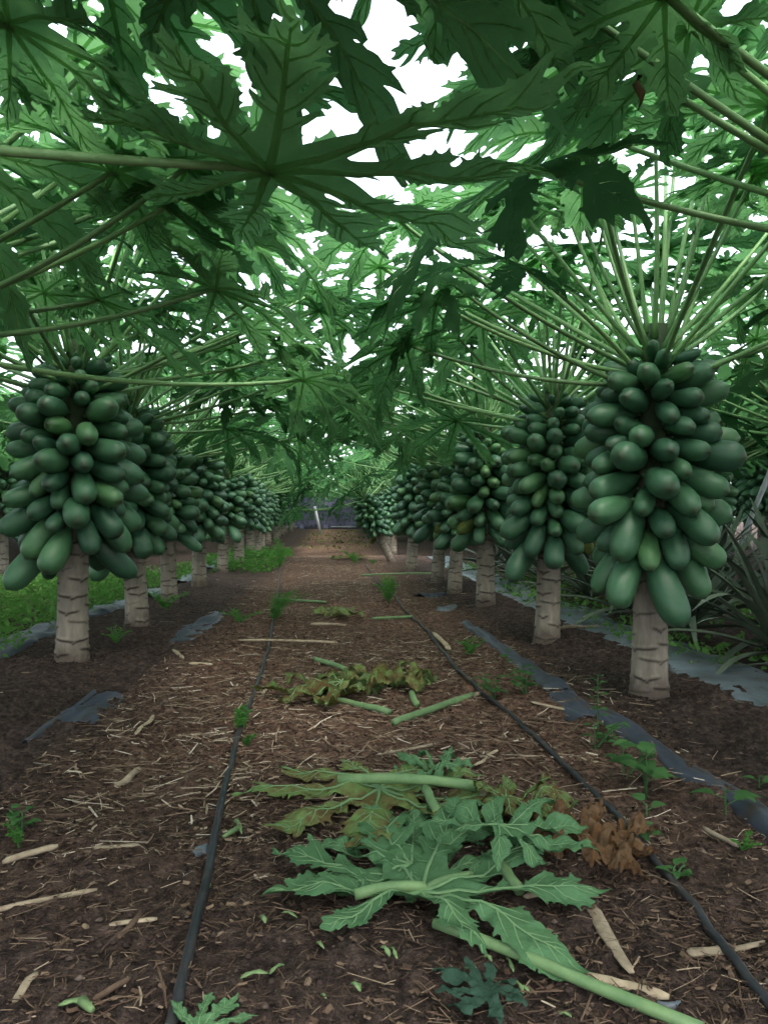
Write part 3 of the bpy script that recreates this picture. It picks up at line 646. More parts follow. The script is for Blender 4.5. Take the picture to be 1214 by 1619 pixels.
# ------------------------------------------------------------------ PLASTIC MULCH, HOSES, POLE
def catmull(P_, n_):
    P_ = [Vector(p) for p in P_]; P_ = [P_[0] * 2 - P_[1]] + P_ + [P_[-1] * 2 - P_[-2]]; out_ = []
    for i in range(1, len(P_) - 2):
        for k_ in range(n_):
            t = k_ / n_; a, b_, c_, d_ = P_[i - 1:i + 3]
            out_.append(.5 * ((2 * b_) + (c_ - a) * t + (2 * a - 5 * b_ + 4 * c_ - d_) * t * t + (3 * b_ - a - 3 * c_ + d_) * t ** 3))
    out_.append(P_[-2]); return out_
def film(name, pix, widths, label, mat, lift=.02, crink=.02, group=None, world=False, seed=0, nv=15, across=.5):
    P_ = [Vector((p[0], p[1], 0)) if world else Vector((gp(*p).x, gp(*p).y, 0)) for p in pix]
    c_ = catmull(P_, 40 if world else 22); K = len(c_); wd = np.interp(np.linspace(0, 1, K), np.linspace(0, 1, len(widths)), widths); o = c_[K // 2].copy(); rn = random.Random(seed)
    ra = [rn.uniform(.88, 1.12) for _ in range(K // 4 + 3)]; rag = [ra[i // 4] + (ra[i // 4 + 1] - ra[i // 4]) * (i % 4) / 4 for i in range(K)]
    clen = sum((c_[i + 1] - c_[i]).length for i in range(K - 1))
    rn2 = [rn.uniform(-1, 2) for _ in range(40)]
    def fn(i, v):
        i = int(i); t = (c_[min(i + 1, K - 1)] - c_[max(i - 1, 0)]).normalized(); s_ = Vector((t.y, -t.x, 0)); q = c_[i] + s_ * ((v - across) * wd[i] * rag[i])
        q = q + t * (.09 * wd[i] * (rn2[int(v * 99) % 40] - .5) * (1 if (i < 2 or i > K - 3) else 0))
        al = i * clen / K; ac = v * wd[i]
        zz = g(q.x, q.y) + lift * .6 + crink * (float(vnoise(al * 5 + seed, ac * 38)) * .9 + float(vnoise(al * 14 + seed, ac * 75 + 9)) * .45 + float(vnoise(q.x * 5 + seed, q.y * 5)) * .8) + lift * (math.sin(math.pi * v) * .35 - .9 * (abs(2 * v - 1) ** 6))
        return (q.x - o.x, q.y - o.y, zz)
    return tag(link(name, sheet(name, range(K), np.linspace(0, 1, nv), fn, mat, .003), loc=(o.x, o.y, 0)), label, 'plastic film', group)
film('mulch_film', [(1.92, 1.3), (1.88, 3.0), (1.88, 4.5), (1.9, 7.0), (1.95, 10), (2.0, 14)], [.5, .5, .5, .5, .5, .5], 'long pale grey mulch film under the pineapple plants', M['plastic_pale'], .02, .010, world=True, seed=3, nv=18)
film('mulch_film_strip', [(1290, 1370), (1180, 1275), (1080, 1215), (1000, 1160), (945, 1130)], [.085, .09, .09, .10, .10], 'dark blue film strip running from the right edge past the broad weeds', M['plastic_dark'], .020, .012, seed=4)
film('mulch_film_strip', [(940, 1138), (912, 1120), (886, 1098)], [.13, .15, .13], 'short torn piece of dark film behind the tall thin weed', M['plastic_dark'], .02, .02, seed=5)
film('mulch_film_strip', [(888, 1096), (850, 1068), (810, 1040), (770, 1010), (735, 985)], [.12, .12, .10, .08, .06], 'narrow dark film strip ahead of the second right tree', M['plastic_dark'], .02, .015, seed=6)
film('mulch_film_strip', [(118, 1145), (150, 1122), (178, 1098)], [.16, .24, .12], 'torn blue grey film flap in front of the nearest left tree', M['plastic_dark'], .010, .016, seed=7)
film('mulch_film_strip', [(40, 1175), (90, 1140), (150, 1096)], [.025, .03, .02], 'thin rolled edge of dark film beside the torn flap', M['plastic_dark'], .016, .008, seed=17)
film('mulch_film_strip', [(285, 1016), (312, 992), (345, 968)], [.14, .22, .14], 'blue grey film scrap beside the path left of the hose', M['plastic_dark'], .010, .014, seed=8)
film('mulch_film_strip', [(-60, 1060), (20, 1020), (100, 988), (190, 962)], [.22, .24, .2, .18], 'dark film edge behind the nearest left trunk', M['plastic_dark'], .04, .03, seed=9)
film('mulch_film_strip', [(142, 972), (175, 962), (200, 955)], [.3, .4, .3], 'pale film crumple between the two nearest left trunks', M['plastic_pale'], .05, .04, seed=10)
film('mulch_film_strip', [(225, 944), (245, 938), (268, 932)], [.2, .25, .2], 'small pale film patch behind the second left trunk', M['plastic_pale'], .04, .03, seed=11)
film('mulch_film_strip', [(282, 922), (300, 912), (310, 906)], [.2, .22, .2], 'pale film patch beside the fourth left trunk', M['plastic_pale'], .04, .03, seed=12)
film('mulch_film_strip', [(328, 900), (342, 890), (348, 886)], [.22, .25, .2], 'white film patch farthest back along the left row', M['plastic_pale'], .05, .03, seed=13)
film('mulch_film_strip', [(-30, 925), (30, 916), (90, 908)], [.5, .7, .5], 'grey film sheet beyond the green weeds at the left edge', M['plastic_pale'], .05, .04, seed=14)
film('mulch_film_strip', [(664, 945), (682, 943), (700, 940)], [.12, .2, .12], 'small blue grey film scrap near the fourth right trunk', M['plastic_dark'], .03, .03, seed=15)
film('mulch_film_strip', [(692, 965), (705, 962), (716, 958)], [.1, .18, .1], 'crumpled grey film scrap in front of the fourth right trunk', M['plastic_pale'], .03, .03, seed=16)
film('film_scrap', [(306, 1352), (318, 1344), (328, 1338)], [.012, .03, .012], 'small grey film fleck touching the left hose', M['plastic_pale'], .006, .006, seed=21)
film('film_scrap', [(1030, 1585), (1052, 1592), (1075, 1588)], [.008, .016, .006], 'whitish film sliver in the bottom right corner', M['plastic_pale'], .006, .006, seed=22)
def ground_tube(name, pix, r, mat, label, cat, lift=None, n_=16, sides=10, wob=.0, bury=0):
    P_ = [gp(*p) for p in pix]; c_ = catmull([(p.x, p.y, 0) for p in P_], n_); o = c_[len(c_) // 2].copy()
    pts = []
    for q in c_:
        zz = g(q.x, q.y) + float(gfine(q.x, q.y)) * .3 + (r * .75 if lift is None else lift) + .006 * float(vnoise(q.x * 5 + q.y * 4, q.y * 3)) - bury
        pts.append((q.x - o.x, q.y - o.y, zz))
    b = MB(); b.tube(pts, [r] * len(pts), sides, wob=wob); return tag(link(name, b.mesh(name, mat), loc=(o.x, o.y, 0)), label, cat)
ground_tube('drip_hose', [(245, 1700), (276, 1615), (318, 1440), (338, 1340), (356, 1250), (380, 1160), (404, 1095), (424, 1030), (432, 985), (440, 930), (443, 890)], .0092, M['hose'], 'black drip hose left of the fallen leaves', 'hose', lift=.016)
ground_tube('drip_hose', [(1290, 1680), (1195, 1578), (1095, 1440), (1030, 1365), (965, 1290), (880, 1205), (795, 1125), (742, 1080), (690, 1020), (640, 968), (600, 925), (578, 895)], .0082, M['hose'], 'black drip hose right of the fallen leaves', 'hose', lift=.014)
pa, pb = gp(1122, 972), at(1262, 640, 5.6); b = MB(); b.tube([Vector((0, 0, -.08)), (pb - pa) * .5, pb - pa], [.021, .02, .02], 10)
tag(link('support_pole', b.mesh('support_pole', M['steel']), loc=pa), 'grey pole slanting up from the pineapple plants at the right edge', 'pole')

# ------------------------------------------------------------------ PINEAPPLE PLANTS
def pine_leaf(seed, L, arch):
    rn = random.Random(seed); b = MB(); K = 10; vs = []
    x = z = 0; a = R_(0)
    for i in range(K + 1):
        t = i / K; w = .026 * (1 - t ** 2.2) ** .8 + .001
        vs += [(x, -w, z + w * .55), (x, 0, z), (x, w, z + w * .55)]
        x += L / K * math.cos(a); z += L / K * math.sin(a); a -= arch / K * (.4 + 1.4 * t)
    fs = []
    for i in range(K):
        for j in range(2): fs.append((i * 3 + j, i * 3 + j + 1, i * 3 + 4 + j, i * 3 + 3 + j))
    b.add(vs, fs); return b.mesh('pineapple_leaf_%d' % seed, M['pine'])
PL = [pine_leaf(i, [.75, .85, .65, .9][i], [R_(22), R_(38), R_(52), R_(70)][i]) for i in range(4)]
labs_p = ['pineapple plant nearest the right edge, long arching leaves', 'pineapple plant just right of the nearest right trunk, leaves draped low', 'pineapple plant farther back at the right edge, below the grey pole', 'pineapple plant between the two nearest right trunks', 'pineapple plant in the back line behind the nearest right trunk', 'pineapple plant behind the second right trunk',
          'pineapple plant between the second and third right trunks', 'pineapple plant behind the third right trunk', 'pineapple plant far along the film, behind slim trunks', 'smallest visible pineapple plant far along the pale film']
for i, (x, y) in enumerate([(2.42, 3.0), (2.25, 3.75), (2.6, 4.1), (2.2, 4.6), (2.65, 5.2), (2.2, 5.6), (2.25, 6.6), (2.2, 7.7), (2.2, 9.0), (2.25, 10.6)]):
    rn = random.Random(700 + i); o = empty('pineapple_plant', (x, y, g(x, y) + .03)); tag(o, labs_p[i], 'pineapple plant', 'pineapple plants along the mulch film')
    for k_ in range(34):
        el = R_(82 - 70 * (k_ / 34) + rn.uniform(-8, 8)); az = k_ * R_(137.5) + rn.uniform(-.2, .2)
        q = Quaternion((0, 0, 1), az) @ Quaternion((0, 1, 0), -el) @ Quaternion((1, 0, 0), rn.uniform(-.3, .3)); s_ = rn.uniform(.72, 1.1)
        link('leaf', PL[rn.randrange(4)], o, (.03 * math.cos(az), .03 * math.sin(az), .03 + .12 * (1 - k_ / 34)), q, (s_, s_ * 1.15, s_))

# ------------------------------------------------------------------ FALLEN LEAVES
def fallen(name, label, cpx, fpx, size, seed, mats, amp=.02, res=120, wide=1.1, lift=.014, freq=4.0, curl=.05, squash=1.0, nlob=None):
    c0 = gp(*cpx); f1 = gp(*fpx); ang = math.atan2(f1.y - c0.y, f1.x - c0.x) - math.pi / 2; ca, sa = math.cos(ang), math.sin(ang)
    def zf(x, y):
        x = np.asarray(x, float); y = np.asarray(y, float); wx = c0.x + (x * ca - y * sa) * size; wy = c0.y + (x * sa + y * ca) * size
        r = np.hypot(x, y)
        zz = gz(wx, wy) - c0.z + lift + amp * (.5 + vnoise(x * freq + seed, y * freq + 5) + .45 * vnoise(x * freq * 2.7 + 9, y * freq * 2.7 + seed)) + curl * .35 * np.abs(vnoise(x * 2.2 + seed * 3, y * 2.2)) * r
        return np.maximum(zz, gz(wx, wy) - c0.z + .004) / size
    me_ = leaf_mesh(name, seed, res, zfun=zf, mats=mats, wide=wide, under=False, vr=.62)
    o = link(name, me_, loc=c0, quat=Quaternion((0, 0, 1), ang), scale=(size,) * 3); return tag(o, label, 'leaf')
FV = [M['fallen'], M['fallen_vein']]
fallen('fallen_leaf', 'large grey green fallen leaf spread underside up in the foreground', (664, 1432), (735, 1300), .45, 91, FV, .040, 200, 1.35, curl=.10, freq=5)
fallen('fallen_leaf', 'second grey green leaf half under the large fallen one', (650, 1392), (560, 1310), .33, 104, FV, .035, 150, 1.3, lift=.004, curl=.08, freq=5)
fallen('fallen_leaf', 'yellowing fallen leaf behind the large grey green one', (600, 1262), (560, 1420), .46, 92, [M['wilting'], M['fallen_vein']],  .040, 160, 1.25, lift=.006, curl=.12, freq=6)
fallen('fallen_leaf', 'smaller green fallen leaf tilted up beside the brown dry leaf', (788, 1368), (850, 1320), .23, 93, FV, .05, 120, 1.45, lift=.045, curl=.08)
fallen('fallen_leaf', 'small dark green leaf lying at the bottom edge', (775, 1590), (700, 1600), .10, 94, [M['darkleaf'], M['darkleaf']], .02, 70, 1.5, lift=.014)
fallen('fallen_leaf', 'bright green leaf tip at the bottom beside the left hose', (312, 1655), (322, 1575), .09, 95, FV, .015, 70, 1.3)
fallen('fallen_leaf', 'wilted dark green leaf in the heap mid path', (540, 1100), (470, 1105), .36, 96, [M['wilted'], M['fallen_vein']], .07, 120, 1.5, lift=.01, freq=6)
fallen('fallen_leaf', 'yellow brown withered leaf in the heap mid path', (600, 1085), (650, 1100), .33, 97, [M['wilting'], M['wilted']], .08, 120, 1.5, lift=.012, freq=7)
fallen('fallen_leaf', 'small green wilted leaf beyond the mid path heap', (545, 975), (500, 980), .27, 98, [M['wilting'], M['fallen_vein']], .06, 80, 1.0)
fallen('dry_leaf', 'brown crumpled dry leaf beside the right hose', (918, 1356), (965, 1300), .205, 99, [M['dryleaf'], M['dryleaf']], .05, 170, 1.6, freq=9, curl=.05)
fallen('fallen_leaf', 'green leaf scrap at the back edge of the yellowing leaf', (700, 1235), (650, 1228), .16, 100, FV, .05, 80, 1.2)
fallen('fallen_leaf', 'curled olive leaf at the right end of the yellowing leaf', (800, 1295), (870, 1290), .20, 101, [M['wilted'], M['fallen_vein']], .06, 90, 1.1)
fallen('fallen_leaf', 'faded leaf litter flattened near the far crest of the path', (560, 884), (520, 884), .5, 102, [M['wilting'], M['wilted']], .06, 60, 1.0)

# ------------------------------------------------------------------ CUT LEAF STALKS AND DRY STALKS
def stalk(name, a, b_, r, mat, label, cat, r2=None, lift=.0, sag=0.0, flat=1.0, end=None, n_=9):
    A, B = gp(*a), gp(*b_); r2 = r2 or r; pts = []; rad = []
    for i in range(n_ + 1):
        t = i / n_; q = A.lerp(B, t); q.z = max(g(q.x, q.y), A.z * (1 - t) + B.z * t) + r * flat * .9 + lift * (math.sin(math.pi * min(1, t * 1.0)) * .3 + .7) + .004
        q.z += sag * math.sin(math.pi * t); q.x += .012 * float(vnoise(t * 3 + a[0], a[1])) ; pts.append(q - A); rad.append((r + (r2 - r) * t) * (1 + .025 * math.sin(t * 9 + a[0])) * (1 if mat is M['petiole_cut'] or 0 < i < n_ else .55))
    bb = MB(); bb.tube(pts, rad, 10, flat=flat, wob=.22 if mat is not M['petiole_cut'] else .03)
    o = link(name, bb.mesh(name, mat), loc=A); tag(o, label, cat)
    if end is not None:
        b2 = MB(); dv = (pts[-1] - pts[-2]).normalized(); b2.tube([pts[-1] - dv * .01, pts[-1] + dv * end * .5, pts[-1] + dv * end], [rad[-1] * 1.05, rad[-1] * .95, rad[-1] * .6], 8, wob=.4, flat=.7); link('torn_end', b2.mesh('torn_end', M['straw_single']), o)
    return o
PC, ST = M['petiole_cut'], M['straw_single']
for a, b_, r, lab, kw in [
    ((690, 1476), (1110, 1650), .0095, 'long thick green leaf stalk running out at the bottom right', dict(r2=.0105, lift=.008)),
    ((622, 1150), (745, 1106), .0135, 'green leaf stalk with a pale torn end by the right hose', dict(end=.06)),
    ((498, 1047), (548, 1063), .013, 'short green stalk piece behind the wilted heap', dict()),
    ((520, 1110), (616, 1133), .013, 'grey green stalk piece in front of the wilted heap', dict()),
    ((650, 1102), (659, 1121), .013, 'stubby green stalk piece right of the wilted heap', dict()),
    ((670, 1270), (690, 1310), .0115, 'short green stalk across the yellowing leaf', dict(lift=.035)),
    ((538, 1257), (750, 1268), .0135, 'pale green stalk lying along the yellowing leaf', dict(lift=.035)),
    ((558, 1440), (672, 1428), .0105, 'green stalk stub at the heart of the large fallen leaf', dict(lift=.022)),
    ((668, 1429), (748, 1402), .0065, 'ribbed green stalk across the middle of the large fallen leaf', dict(lift=.022)),
    ((783, 1378), (818, 1428), .0115, 'bent green stalk below the smaller tilted leaf', dict(lift=.012)),
    ((590, 981), (651, 978), .011, 'green stalk crossing the right hose far up the path', dict()),
    ((438, 950), (516, 955), .012, 'faded green stalk left of the path centre, far up', dict()),
    ((570, 914), (692, 910), .011, 'long thin pale stalk reaching the right row trunks', dict(lift=.03)),
]: stalk('leaf_stalk', a, b_, r, PC, lab, 'stalk', **kw)
for a, b_, r, lab, kw in [
    ((188, 1250), (218, 1222), .0095, 'short hollow pale stalk left of the black hose', dict()),
    ((150, 1346), (220, 1341), .0065, 'pale flat stick on dark soil at the left', dict(flat=.5)),
    ((-20, 1450), (150, 1414), .0052, 'long dry stick entering from the left edge', dict()),
    ((6, 1371), (88, 1345), .0068, 'dry stalk near the left edge with frayed tip', dict()),
    ((168, 1469), (246, 1459), .0068, 'bleached flat stick left of the hose near the bottom', dict(flat=.5)),
    ((22, 1592), (53, 1545), .007, 'white torn husk in the bottom left corner', dict(flat=.45)),
    ((935, 1440), (998, 1548), .0165, 'broad dry husk right of the long green stalk', dict(flat=.35, r2=.009)),
    ((918, 1551), (1062, 1587), .0105, 'dry brown stalk beside the long green stalk', dict(flat=.6)),
    ((1088, 1516), (1150, 1509), .012, 'pale husk left of the right hose near the bottom', dict(flat=.4)),
    ((1156, 1509), (1212, 1497), .006, 'thin pale stick right of the hose near the bottom', dict(flat=.6)),
    ((828, 1427), (886, 1411), .006, 'pale stick below the brown dry leaf', dict()),
    ((835, 1420), (880, 1404), .0055, 'second pale stick below the brown dry leaf, slightly behind', dict()),
    ((601, 1198), (696, 1179), .007, 'dry stick behind the fallen leaves mid path', dict(flat=.6)),
    ((752, 1214), (788, 1188), .008, 'frayed dry sliver behind the fallen leaves', dict(flat=.4)),
    ((684, 1004), (712, 1031), .017, 'thick pale stalk piece beside the right hose', dict(flat=.6)),
    ((378, 1018), (535, 1022), .008, 'long orange brown stick lying across the path', dict(lift=.015)),
    ((903, 1211), (946, 1208), .0075, 'white flat stick right of the hose', dict(flat=.4)),
    ((490, 990), (546, 992), .011, 'pale stick far up the path below the small wilted leaf', dict()),
    ((884, 998), (946, 994), .012, 'dry stick at the foot of the second right trunk', dict()),
    ((766, 1268), (780, 1294), .013, 'short hollow brown stalk at the end of the yellowing leaf', dict(lift=.01)),
    ((430, 1018 + 60), (412, 1040 + 70), .007, 'pale sliver touching the left hose', dict(flat=.5)),
    ((838, 1113), (905, 1128), .008, 'pale stick beside the thin weeds right of the hose', dict(flat=.6)),
    ((275, 1030), (290, 1045), .011, 'short pale stick by the second left trunk', dict(flat=.6)),
    ((300, 1052), (335, 1054), .010, 'pale stick ahead of the blue grey film scrap', dict(flat=.6)),
    ((215, 1165), (245, 1135), .008, 'pale sliver right of the torn film flap', dict(flat=.5)),
    ((1110, 1315), (1168, 1345), .006, 'pale frayed stick by the small weeds at the right', dict()),
    ((770, 1200), (700, 1215), .005, 'thin straw behind the short hollow stalk', dict()),
]: stalk('dry_stalk', a, b_, r, ST, lab, 'stalk', **kw)
for a, b_, r, lab in [((0, 1312), (125, 1294), .006, 'dark brown twig at the left edge'), ((190, 1492), (222, 1452), .006, 'dark twig crossing the bleached stick'), ((150, 1590), (205, 1556), .005, 'brown twig beside the bright green bud')]:
    stalk('twig', a, b_, r, M['twig'], lab, 'twig')
# small bright green cut ends and buds
def bud(a, b_, r, label, fork=False, group=None):
    A, B = gp(*a), gp(*b_); bb = MB(); d = B - A; pts = [d * t + Vector((0, 0, r * .9 + .003 + .006 * math.sin(3.1 * t))) for t in (0, .2, .45, .7, .9, 1)]
    bb.tube(pts, [r * .3, r * .8, r * .5, r * .8, r * .45, r * .12], 7, wob=.8, flat=.55)
    if fork:
        s_ = Vector((d.y, -d.x, 0)) * .5; bb.tube([pts[3], pts[3] + d * .25 + s_ * .6, pts[3] + d * .45 + s_], [r * .9, r * .7, r * .5], 8, wob=.2)
    return tag(link('green_bud', bb.mesh('green_bud', M['bud']), loc=A), label, 'bud', group)
M['bud'] = simple('pale_green_bud', (.10, .175, .07), (.18, .27, .12), 60, .55, .3, .1)
bud((372, 1302), (382, 1326), .008, 'forked green stub right of the left hose', True)
bud((380, 1556), (424, 1548), .006, 'curled bright green scrap near the bottom'); bud((426, 1548), (450, 1534), .005, 'small green scrap touching the curled one')
bud((92, 1602), (146, 1598), .0085, 'knobbly bright green stub in the bottom left', True)
bud((414, 1458), (420, 1468), .006, 'pale green bud below the lobe of the large leaf'); bud((325, 1402), (331, 1412), .006, 'pale yellow bud beside the left hose')
for i, (a, b_) in enumerate([((445, 1450), (470, 1458)), ((605, 1506), (616, 1522)), ((618, 1506), (628, 1524)), ((800, 1520), (812, 1545)), ((735, 1540), (755, 1544)), ((815, 1560), (828, 1580)), ((820, 1570), (838, 1578)), ((555, 1565), (570, 1578)), ((508, 1582), (516, 1590)), ((500, 1498), (512, 1508)), ((765, 1522), (778, 1530)), ((880, 1612), (905, 1618))]):
    bud(a, b_, .0045 + .002 * (i % 3 == 1), 'small pale green bud scrap lying on the dark foreground soil', group='bud scraps on the foreground soil')
# withered brown leaf hanging in the top right
b = MB(); rn = random.Random(9); q = [Vector((rn.uniform(-.008, .008), rn.uniform(-.008, .008), -.02 * i)) for i in range(9)]
b.tube(q, [.003, .009, .006, .011, .005, .009, .010, .006, .002], 7, wob=.9)
tag(link('withered_leaf', b.mesh('withered_leaf', M['dryleaf']), loc=at(1010, 62, 1.7), scale=(1, .7, 1)), 'shrivelled brown leaf dangling among the stalks at the top right', 'leaf')

# ------------------------------------------------------------------ WEEDS
def feathery(px, py, h, label, seed, n_stem=5, spread=.5):
    rn = random.Random(seed); c0 = gp(px, py); h *= .72; spread *= 1.5; root = empty('feathery_weed', c0); tag(root, label, 'weed', 'feathery weeds along the hoses'); bs, bl = MB(), MB()
    for s_ in range(n_stem):
        az = rn.uniform(0, 6.28); d = Vector((math.cos(az), math.sin(az), 0)) * rn.uniform(.1, 1) * spread * h
        hh = h * rn.uniform(.55, 1); tip = d + Vector((0, 0, hh)); pts = bez(Vector((0, 0, -.01)), Vector((d.x * .2, d.y * .2, hh * .7)), tip, 10); bs.tube(pts, [.0028 - .0002 * i for i in range(11)], 5)
        for i in range(2, 11):
            for k_ in range(4):
                a2 = rn.uniform(0, 6.28); v = Vector((math.cos(a2), math.sin(a2), rn.uniform(.1, .7))).normalized(); L = h * rn.uniform(.08, .26)
                p0 = pts[i]; p1 = p0 + v * L; sd_ = v.cross(Vector((0, 0, 1))).normalized()
                for m_ in range(5):
                    t = .25 + .16 * m_; c_ = p0.lerp(p1, t)
                    for sg in (-1, 1):
                        e = c_ + (v * .9 + sd_ * sg * .8 + Vector((0, 0, rn.uniform(-.4, .5)))).normalized() * L * .42; w = sd_.cross(v) * .0008 + v * .0007
                        bl.add([c_ - w, c_ + w, e + w * .4, e - w * .4], [(0, 1, 2, 3)])
                w = sd_ * .0009; bl.add([p0 - w, p0 + w, p1 + w, p1 - w], [(0, 1, 2, 3)])
    link('stem', bs.mesh('stem', M['feather']), root); tag(link('leaves', bl.mesh('leaves', M['feather'], False), root), kind='stuff')
feathery(432, 985, .32, 'largest feathery green weed over the left hose', 1, 8, .8); feathery(380, 985, .18, 'low feathery weed left of the largest one', 2, 5, .9)
feathery(614, 958, .34, 'feathery weed beside the right hose, far up', 3, 8, .7); feathery(443, 900, .62, 'tall wispy weed on the left hose near the crest', 4, 5, .25)
feathery(562, 893, .34, 'feathery weed at the top end of the right hose', 5, 6, .8); feathery(378, 1158, .12, 'small feathery tuft leaning on the left hose', 6, 7, .8); feathery(388, 1182, .06, 'tiny grassy tuft below the small hose tuft', 26, 4, .8)
feathery(742, 1036, .13, 'low feathery weed between right hose and dark film', 7, 6, 1.0); feathery(425, 885, .35, 'bushy feathery weed under the far left row', 8, 9, 1.1); feathery(395, 887, .4, 'bushy weed at the foot of the sixth left trunk', 9, 9, 1.1)
feathery(262, 965, .22, 'weed tuft at the foot of the third left trunk', 10, 7, 1.0); feathery(30, 1335, .06, 'tiny weed at the left edge of the soil', 11, 4, .9); feathery(590, 892, .12, 'weed tuft left of the leaning trunk base', 12, 7, .9)
feathery(185, 1015, .12, 'low weed tuft between the two nearest left trunks', 13, 6, 1.2); feathery(1175, 1345, .05, 'tiny pointed weed below the dark film at the right', 14, 4, .9)
def ovate(bl, base, dirv, L, Wd, rn, cup=.25):
    d = dirv.normalized(); s_ = d.cross(Vector((0, 0, 1))).normalized(); nn = s_.cross(d); rows = []
    for i in range(7):
        t = i / 6; w = Wd * math.sin(math.pi * (.06 + .94 * t) ** .75) ** .8 if i < 6 else .001; c_ = base + d * (L * t) + Vector((0, 0, -.35 * L * t * t))
        rows.append([c_ - s_ * w + nn * w * cup, c_, c_ + s_ * w + nn * w * cup])
    bl.add([v for r in rows for v in r], [(i * 3 + j, i * 3 + j + 1, i * 3 + 4 + j, i * 3 + 3 + j) for i in range(6) for j in range(2)])
def broad(px, py, h, nleaf, L, Wd, label, seed, branch=1, spread=.4):
    rn = random.Random(seed); c0 = gp(px, py); root = empty('broadleaf_weed', c0); tag(root, label, 'weed', 'broadleaf weeds beside the dark film'); bs = MB()
    for q in range(branch):
        az = rn.uniform(0, 6.28); tip = Vector((math.cos(az) * spread * h * (q > 0), math.sin(az) * spread * h * (q > 0), h * rn.uniform(.7, 1) if q else h)); pts = bez(Vector((0, 0, -.01)), tip * .5 + Vector((0, 0, .02)), tip, 8); bs.tube(pts, [.003 - .0002 * i for i in range(9)], 6)
        for k_ in range(nleaf):
            t = .25 + .75 * (k_ + .5) / nleaf; p = tip * t; a2 = k_ * 2.4 + rn.uniform(-.4, .4); s_ = (1.15 - .35 * t) * rn.uniform(.75, 1.15); dv = Vector((math.cos(a2), math.sin(a2), rn.uniform(.15, .6)))
            e = p + dv.normalized() * L * .35; bs.tube([p, e], [.0016, .0013], 5); bl = MB(); ovate(bl, e, dv, L * s_, Wd * s_, rn); link('leaf', bl.mesh('leaf', M['weed']), root)
    link('stem', bs.mesh('stem', M['weed']), root)
broad(1022, 1262, .13, 5, .075, .030, 'broad round leaved weed in front of the dark film', 1, 2, .6); broad(985, 1232, .10, 5, .045, .020, 'low clover like weed left of the round leaved one', 2, 3, .9)
broad(1147, 1290, .07, 3, .085, .026, 'young weed with paired oval leaves over the film at the right', 3, 1); broad(945, 1158, .20, 11, .034, .015, 'tall thin weed in front of the nearest right trunk', 4, 1)
broad(940, 1185, .09, 6, .035, .014, 'bushy little weed at the foot of the tall thin one', 5, 4, .9); broad(832, 1100, .11, 6, .05, .022, 'green weed left of the narrow film strip', 6, 3, .8); broad(782, 1105, .09, 6, .045, .018, 'small weed by the torn stalk end', 7, 3, .8)
broad(800, 1060, .10, 4, .05, .02, 'sprig with a flat top behind the torn stalk end', 8, 1); broad(1022, 1290, .03, 2, .05, .024, 'single round leaf low on the soil below the broad weed', 9, 1); broad(1065, 1395, .03, 4, .03, .009, 'tiny seedling beside the right hose', 10, 2, 1.0)
broad(1200, 1250, .04, 3, .04, .014, 'pale seedling at the right edge beyond the film', 11, 1); broad(1025, 1330, .035, 4, .03, .010, 'tiny seedling above the brown dry leaf', 12, 2, .8); broad(35, 1322, .06, 4, .035, .014, 'small bright weed at the left edge', 13, 2, .7)
# ground cover on the left between the rows (uncountable)
def cover(name, label, x0, x1, y0, y1, cnt, hmax, seed, mat, s0=.012, s1=.03):
    rn = random.Random(seed); b = MB()
    for i in range(cnt):
        x = rn.uniform(x0, x1); y = rn.uniform(y0, y1); dn = float(vnoise(x * 1.6 + seed, y * 1.6)) + .5
        if dn < rn.uniform(.15, .62): continue
        c0 = Vector((x, y, g(x, y) + rn.random() ** 1.4 * hmax * dn * 1.6)); s_ = rn.uniform(s0, s1); q = Euler((rn.gauss(0, .7), rn.gauss(0, .7), rn.uniform(0, 6.28))).to_matrix()
        b.add([c0 + q @ Vector(v) * s_ for v in ((0, -1, 0), (.55, -.1, .2), (.35, .8, .1), (0, 1.1, 0), (-.35, .8, .1), (-.55, -.1, .2))], [(0, 1, 3, 4, 5), (1, 2, 3)])
    tag(link(name, b.mesh(name, mat, False)), label, 'ground cover', kind='stuff')
cover('ground_cover', 'bright green low weeds between the left rows', -3.6, -1.75, 4.2, 11, 16000, .16, 1, M['green_cover'])
cover('ground_cover', 'sparse green weeds along the far left row', -2.2, -.8, 10.5, 17, 4500, .12, 2, M['green_cover'], .015, .04)
cover('ground_cover', 'green weeds among the pineapple plants', 1.7, 3.6, 3.6, 12, 5000, .10, 3, M['green_cover'])
cover('ground_cover', 'yellow green leaf litter on the far stretch of path', -.8, 1.0, 17, 30, 700, .03, 4, M['wilting'], .02, .05)

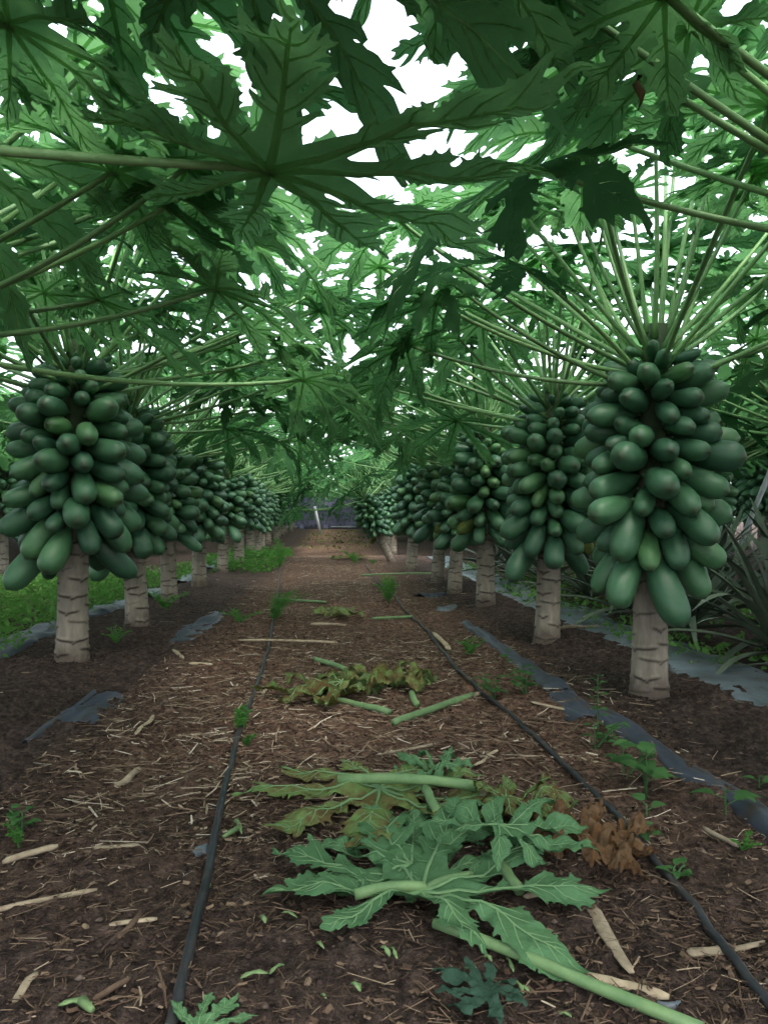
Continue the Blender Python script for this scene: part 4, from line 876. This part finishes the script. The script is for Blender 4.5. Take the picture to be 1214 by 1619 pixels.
# ------------------------------------------------------------------ STRAW AND CLODS (uncountable)
def straw(cnt, seed):
    rn = np.random.default_rng(seed); b = MB(); C_ = cnt * 4
    Y_ = np.exp(rn.uniform(math.log(.95), math.log(15), C_)); X_ = rn.normal(.15, .75, C_)
    D_ = vnoise(X_ * 1.5 + 7, Y_ * 1.5 + 31) + .5; Q_ = np.maximum(0, vnoise(X_ * 6 + 2, Y_ * 6))
    P_ = np.where((np.abs(X_ - .12) < 1.0) & (Y_ > 1.7), 1.0, .62); P_ = np.where(np.abs(X_ - .15) > 1.05, .10, P_)
    ok = (np.abs(X_) <= 2.0) & (rn.random(C_) <= P_ * (.12 + 1.9 * D_ * D_ + .5 * Q_)); X_ = X_[ok][:cnt]; Y_ = Y_[ok][:cnt]; Z_ = gz(X_, Y_) + gfine(X_, Y_)
    for x, y, zg in zip(X_.tolist(), Y_.tolist(), Z_.tolist()):
        fine = rn.random() < (.90 if y < 2.0 else .80)
        L = (rn.uniform(.008, .035) if fine else min(rn.exponential(.036) + .02, .16)); w = rn.uniform(.0004, .0014) if fine else rn.uniform(.001, .0036)
        if not fine and y < 1.9: L *= .75; w *= .6
        if fine and rn.random() < .18: L = rn.uniform(.006, .018); w = L * rn.uniform(.15, .4)
        a = rn.normal(0, .9) if rn.random() < .35 else rn.uniform(0, 3.14); dx, dy = math.cos(a), math.sin(a)
        z = zg + rn.uniform(.001, .007) + (.004 if not fine else 0)
        tl = rn.normal(0, .12); bend = rn.normal(0, .12) * L if rn.random() < .75 else rn.normal(0, .5) * L; h = w * rn.uniform(.3, .8)
        vs = []
        for t in (-.5, 0, .5):
            cx = x + dx * L * t - dy * bend * (t * t); cy = y + dy * L * t + dx * bend * (t * t); cz = z + tl * L * t; ww = w * (1 if t == 0 else .75)
            vs += [(cx - dy * ww, cy + dx * ww, cz), (cx + dy * ww, cy - dx * ww, cz), (cx, cy, cz + h)]
        fs = []
        for s_ in range(2):
            o = s_ * 3
            for k_ in range(3): fs.append((o + k_, o + (k_ + 1) % 3, o + 3 + (k_ + 1) % 3, o + 3 + k_))
        fs += [(2, 1, 0), (6, 7, 8)]
        tn = float(np.clip(rn.beta(1.3, 2.0) * (.8 if y < 1.6 else 1.05) + (0 if fine else .14), 0, 1)); b.add(vs, fs, 0, tn)
    tag(link('straw_litter', b.mesh('straw_litter', M['straw'], False)), 'fine dry straw and stalk fibres strewn over the soil', 'straw', kind='stuff')
straw(50000, 1)
BASES = [tuple(gp(*q)[:2]) for q in RP[:4] + LP[:4]]
def clods(cnt, seed):
    rn = np.random.default_rng(seed); b = MB()
    base = np.array([(0, 0, .8), (.9, 0, .1), (.28, .86, .05), (-.73, .53, .1), (-.73, -.53, .0), (.28, -.86, .1), (0, 0, -.6)])
    fs = [(0, 1, 2), (0, 2, 3), (0, 3, 4), (0, 4, 5), (0, 5, 1), (6, 2, 1), (6, 3, 2), (6, 4, 3), (6, 5, 4), (6, 1, 5)]
    Y_ = np.exp(rn.uniform(math.log(.95), math.log(9), cnt)); X_ = rn.uniform(-2.1, 2.1, cnt)
    for i in range(3600):
        bx, by = BASES[i % len(BASES)]; a = rn.uniform(0, 6.28); d = .075 + abs(rn.normal(0, .05)); X_[i] = bx + math.cos(a) * d; Y_[i] = by + math.sin(a) * d
    Z_ = gz(X_, Y_) + gfine(X_, Y_)
    for x, y, zg in zip(X_.tolist(), Y_.tolist(), Z_.tolist()):
        r = min(.0015 + rn.exponential(.0022), .009); v = base * rn.uniform(.7, 1.3, (7, 3)) * r * np.array([1, 1, .75]); a = rn.uniform(0, 6.28); c_, s_ = math.cos(a), math.sin(a)
        z = zg + r * .1
        b.add([(x + p[0] * c_ - p[1] * s_, y + p[0] * s_ + p[1] * c_, z + p[2]) for p in v], fs, 0, float(rn.random() ** 2.2))
    tag(link('soil_clods', b.mesh('soil_clods', M['clod'], True)), 'loose dark soil crumbs scattered over the ground', 'soil', kind='stuff')
clods(30000, 2)
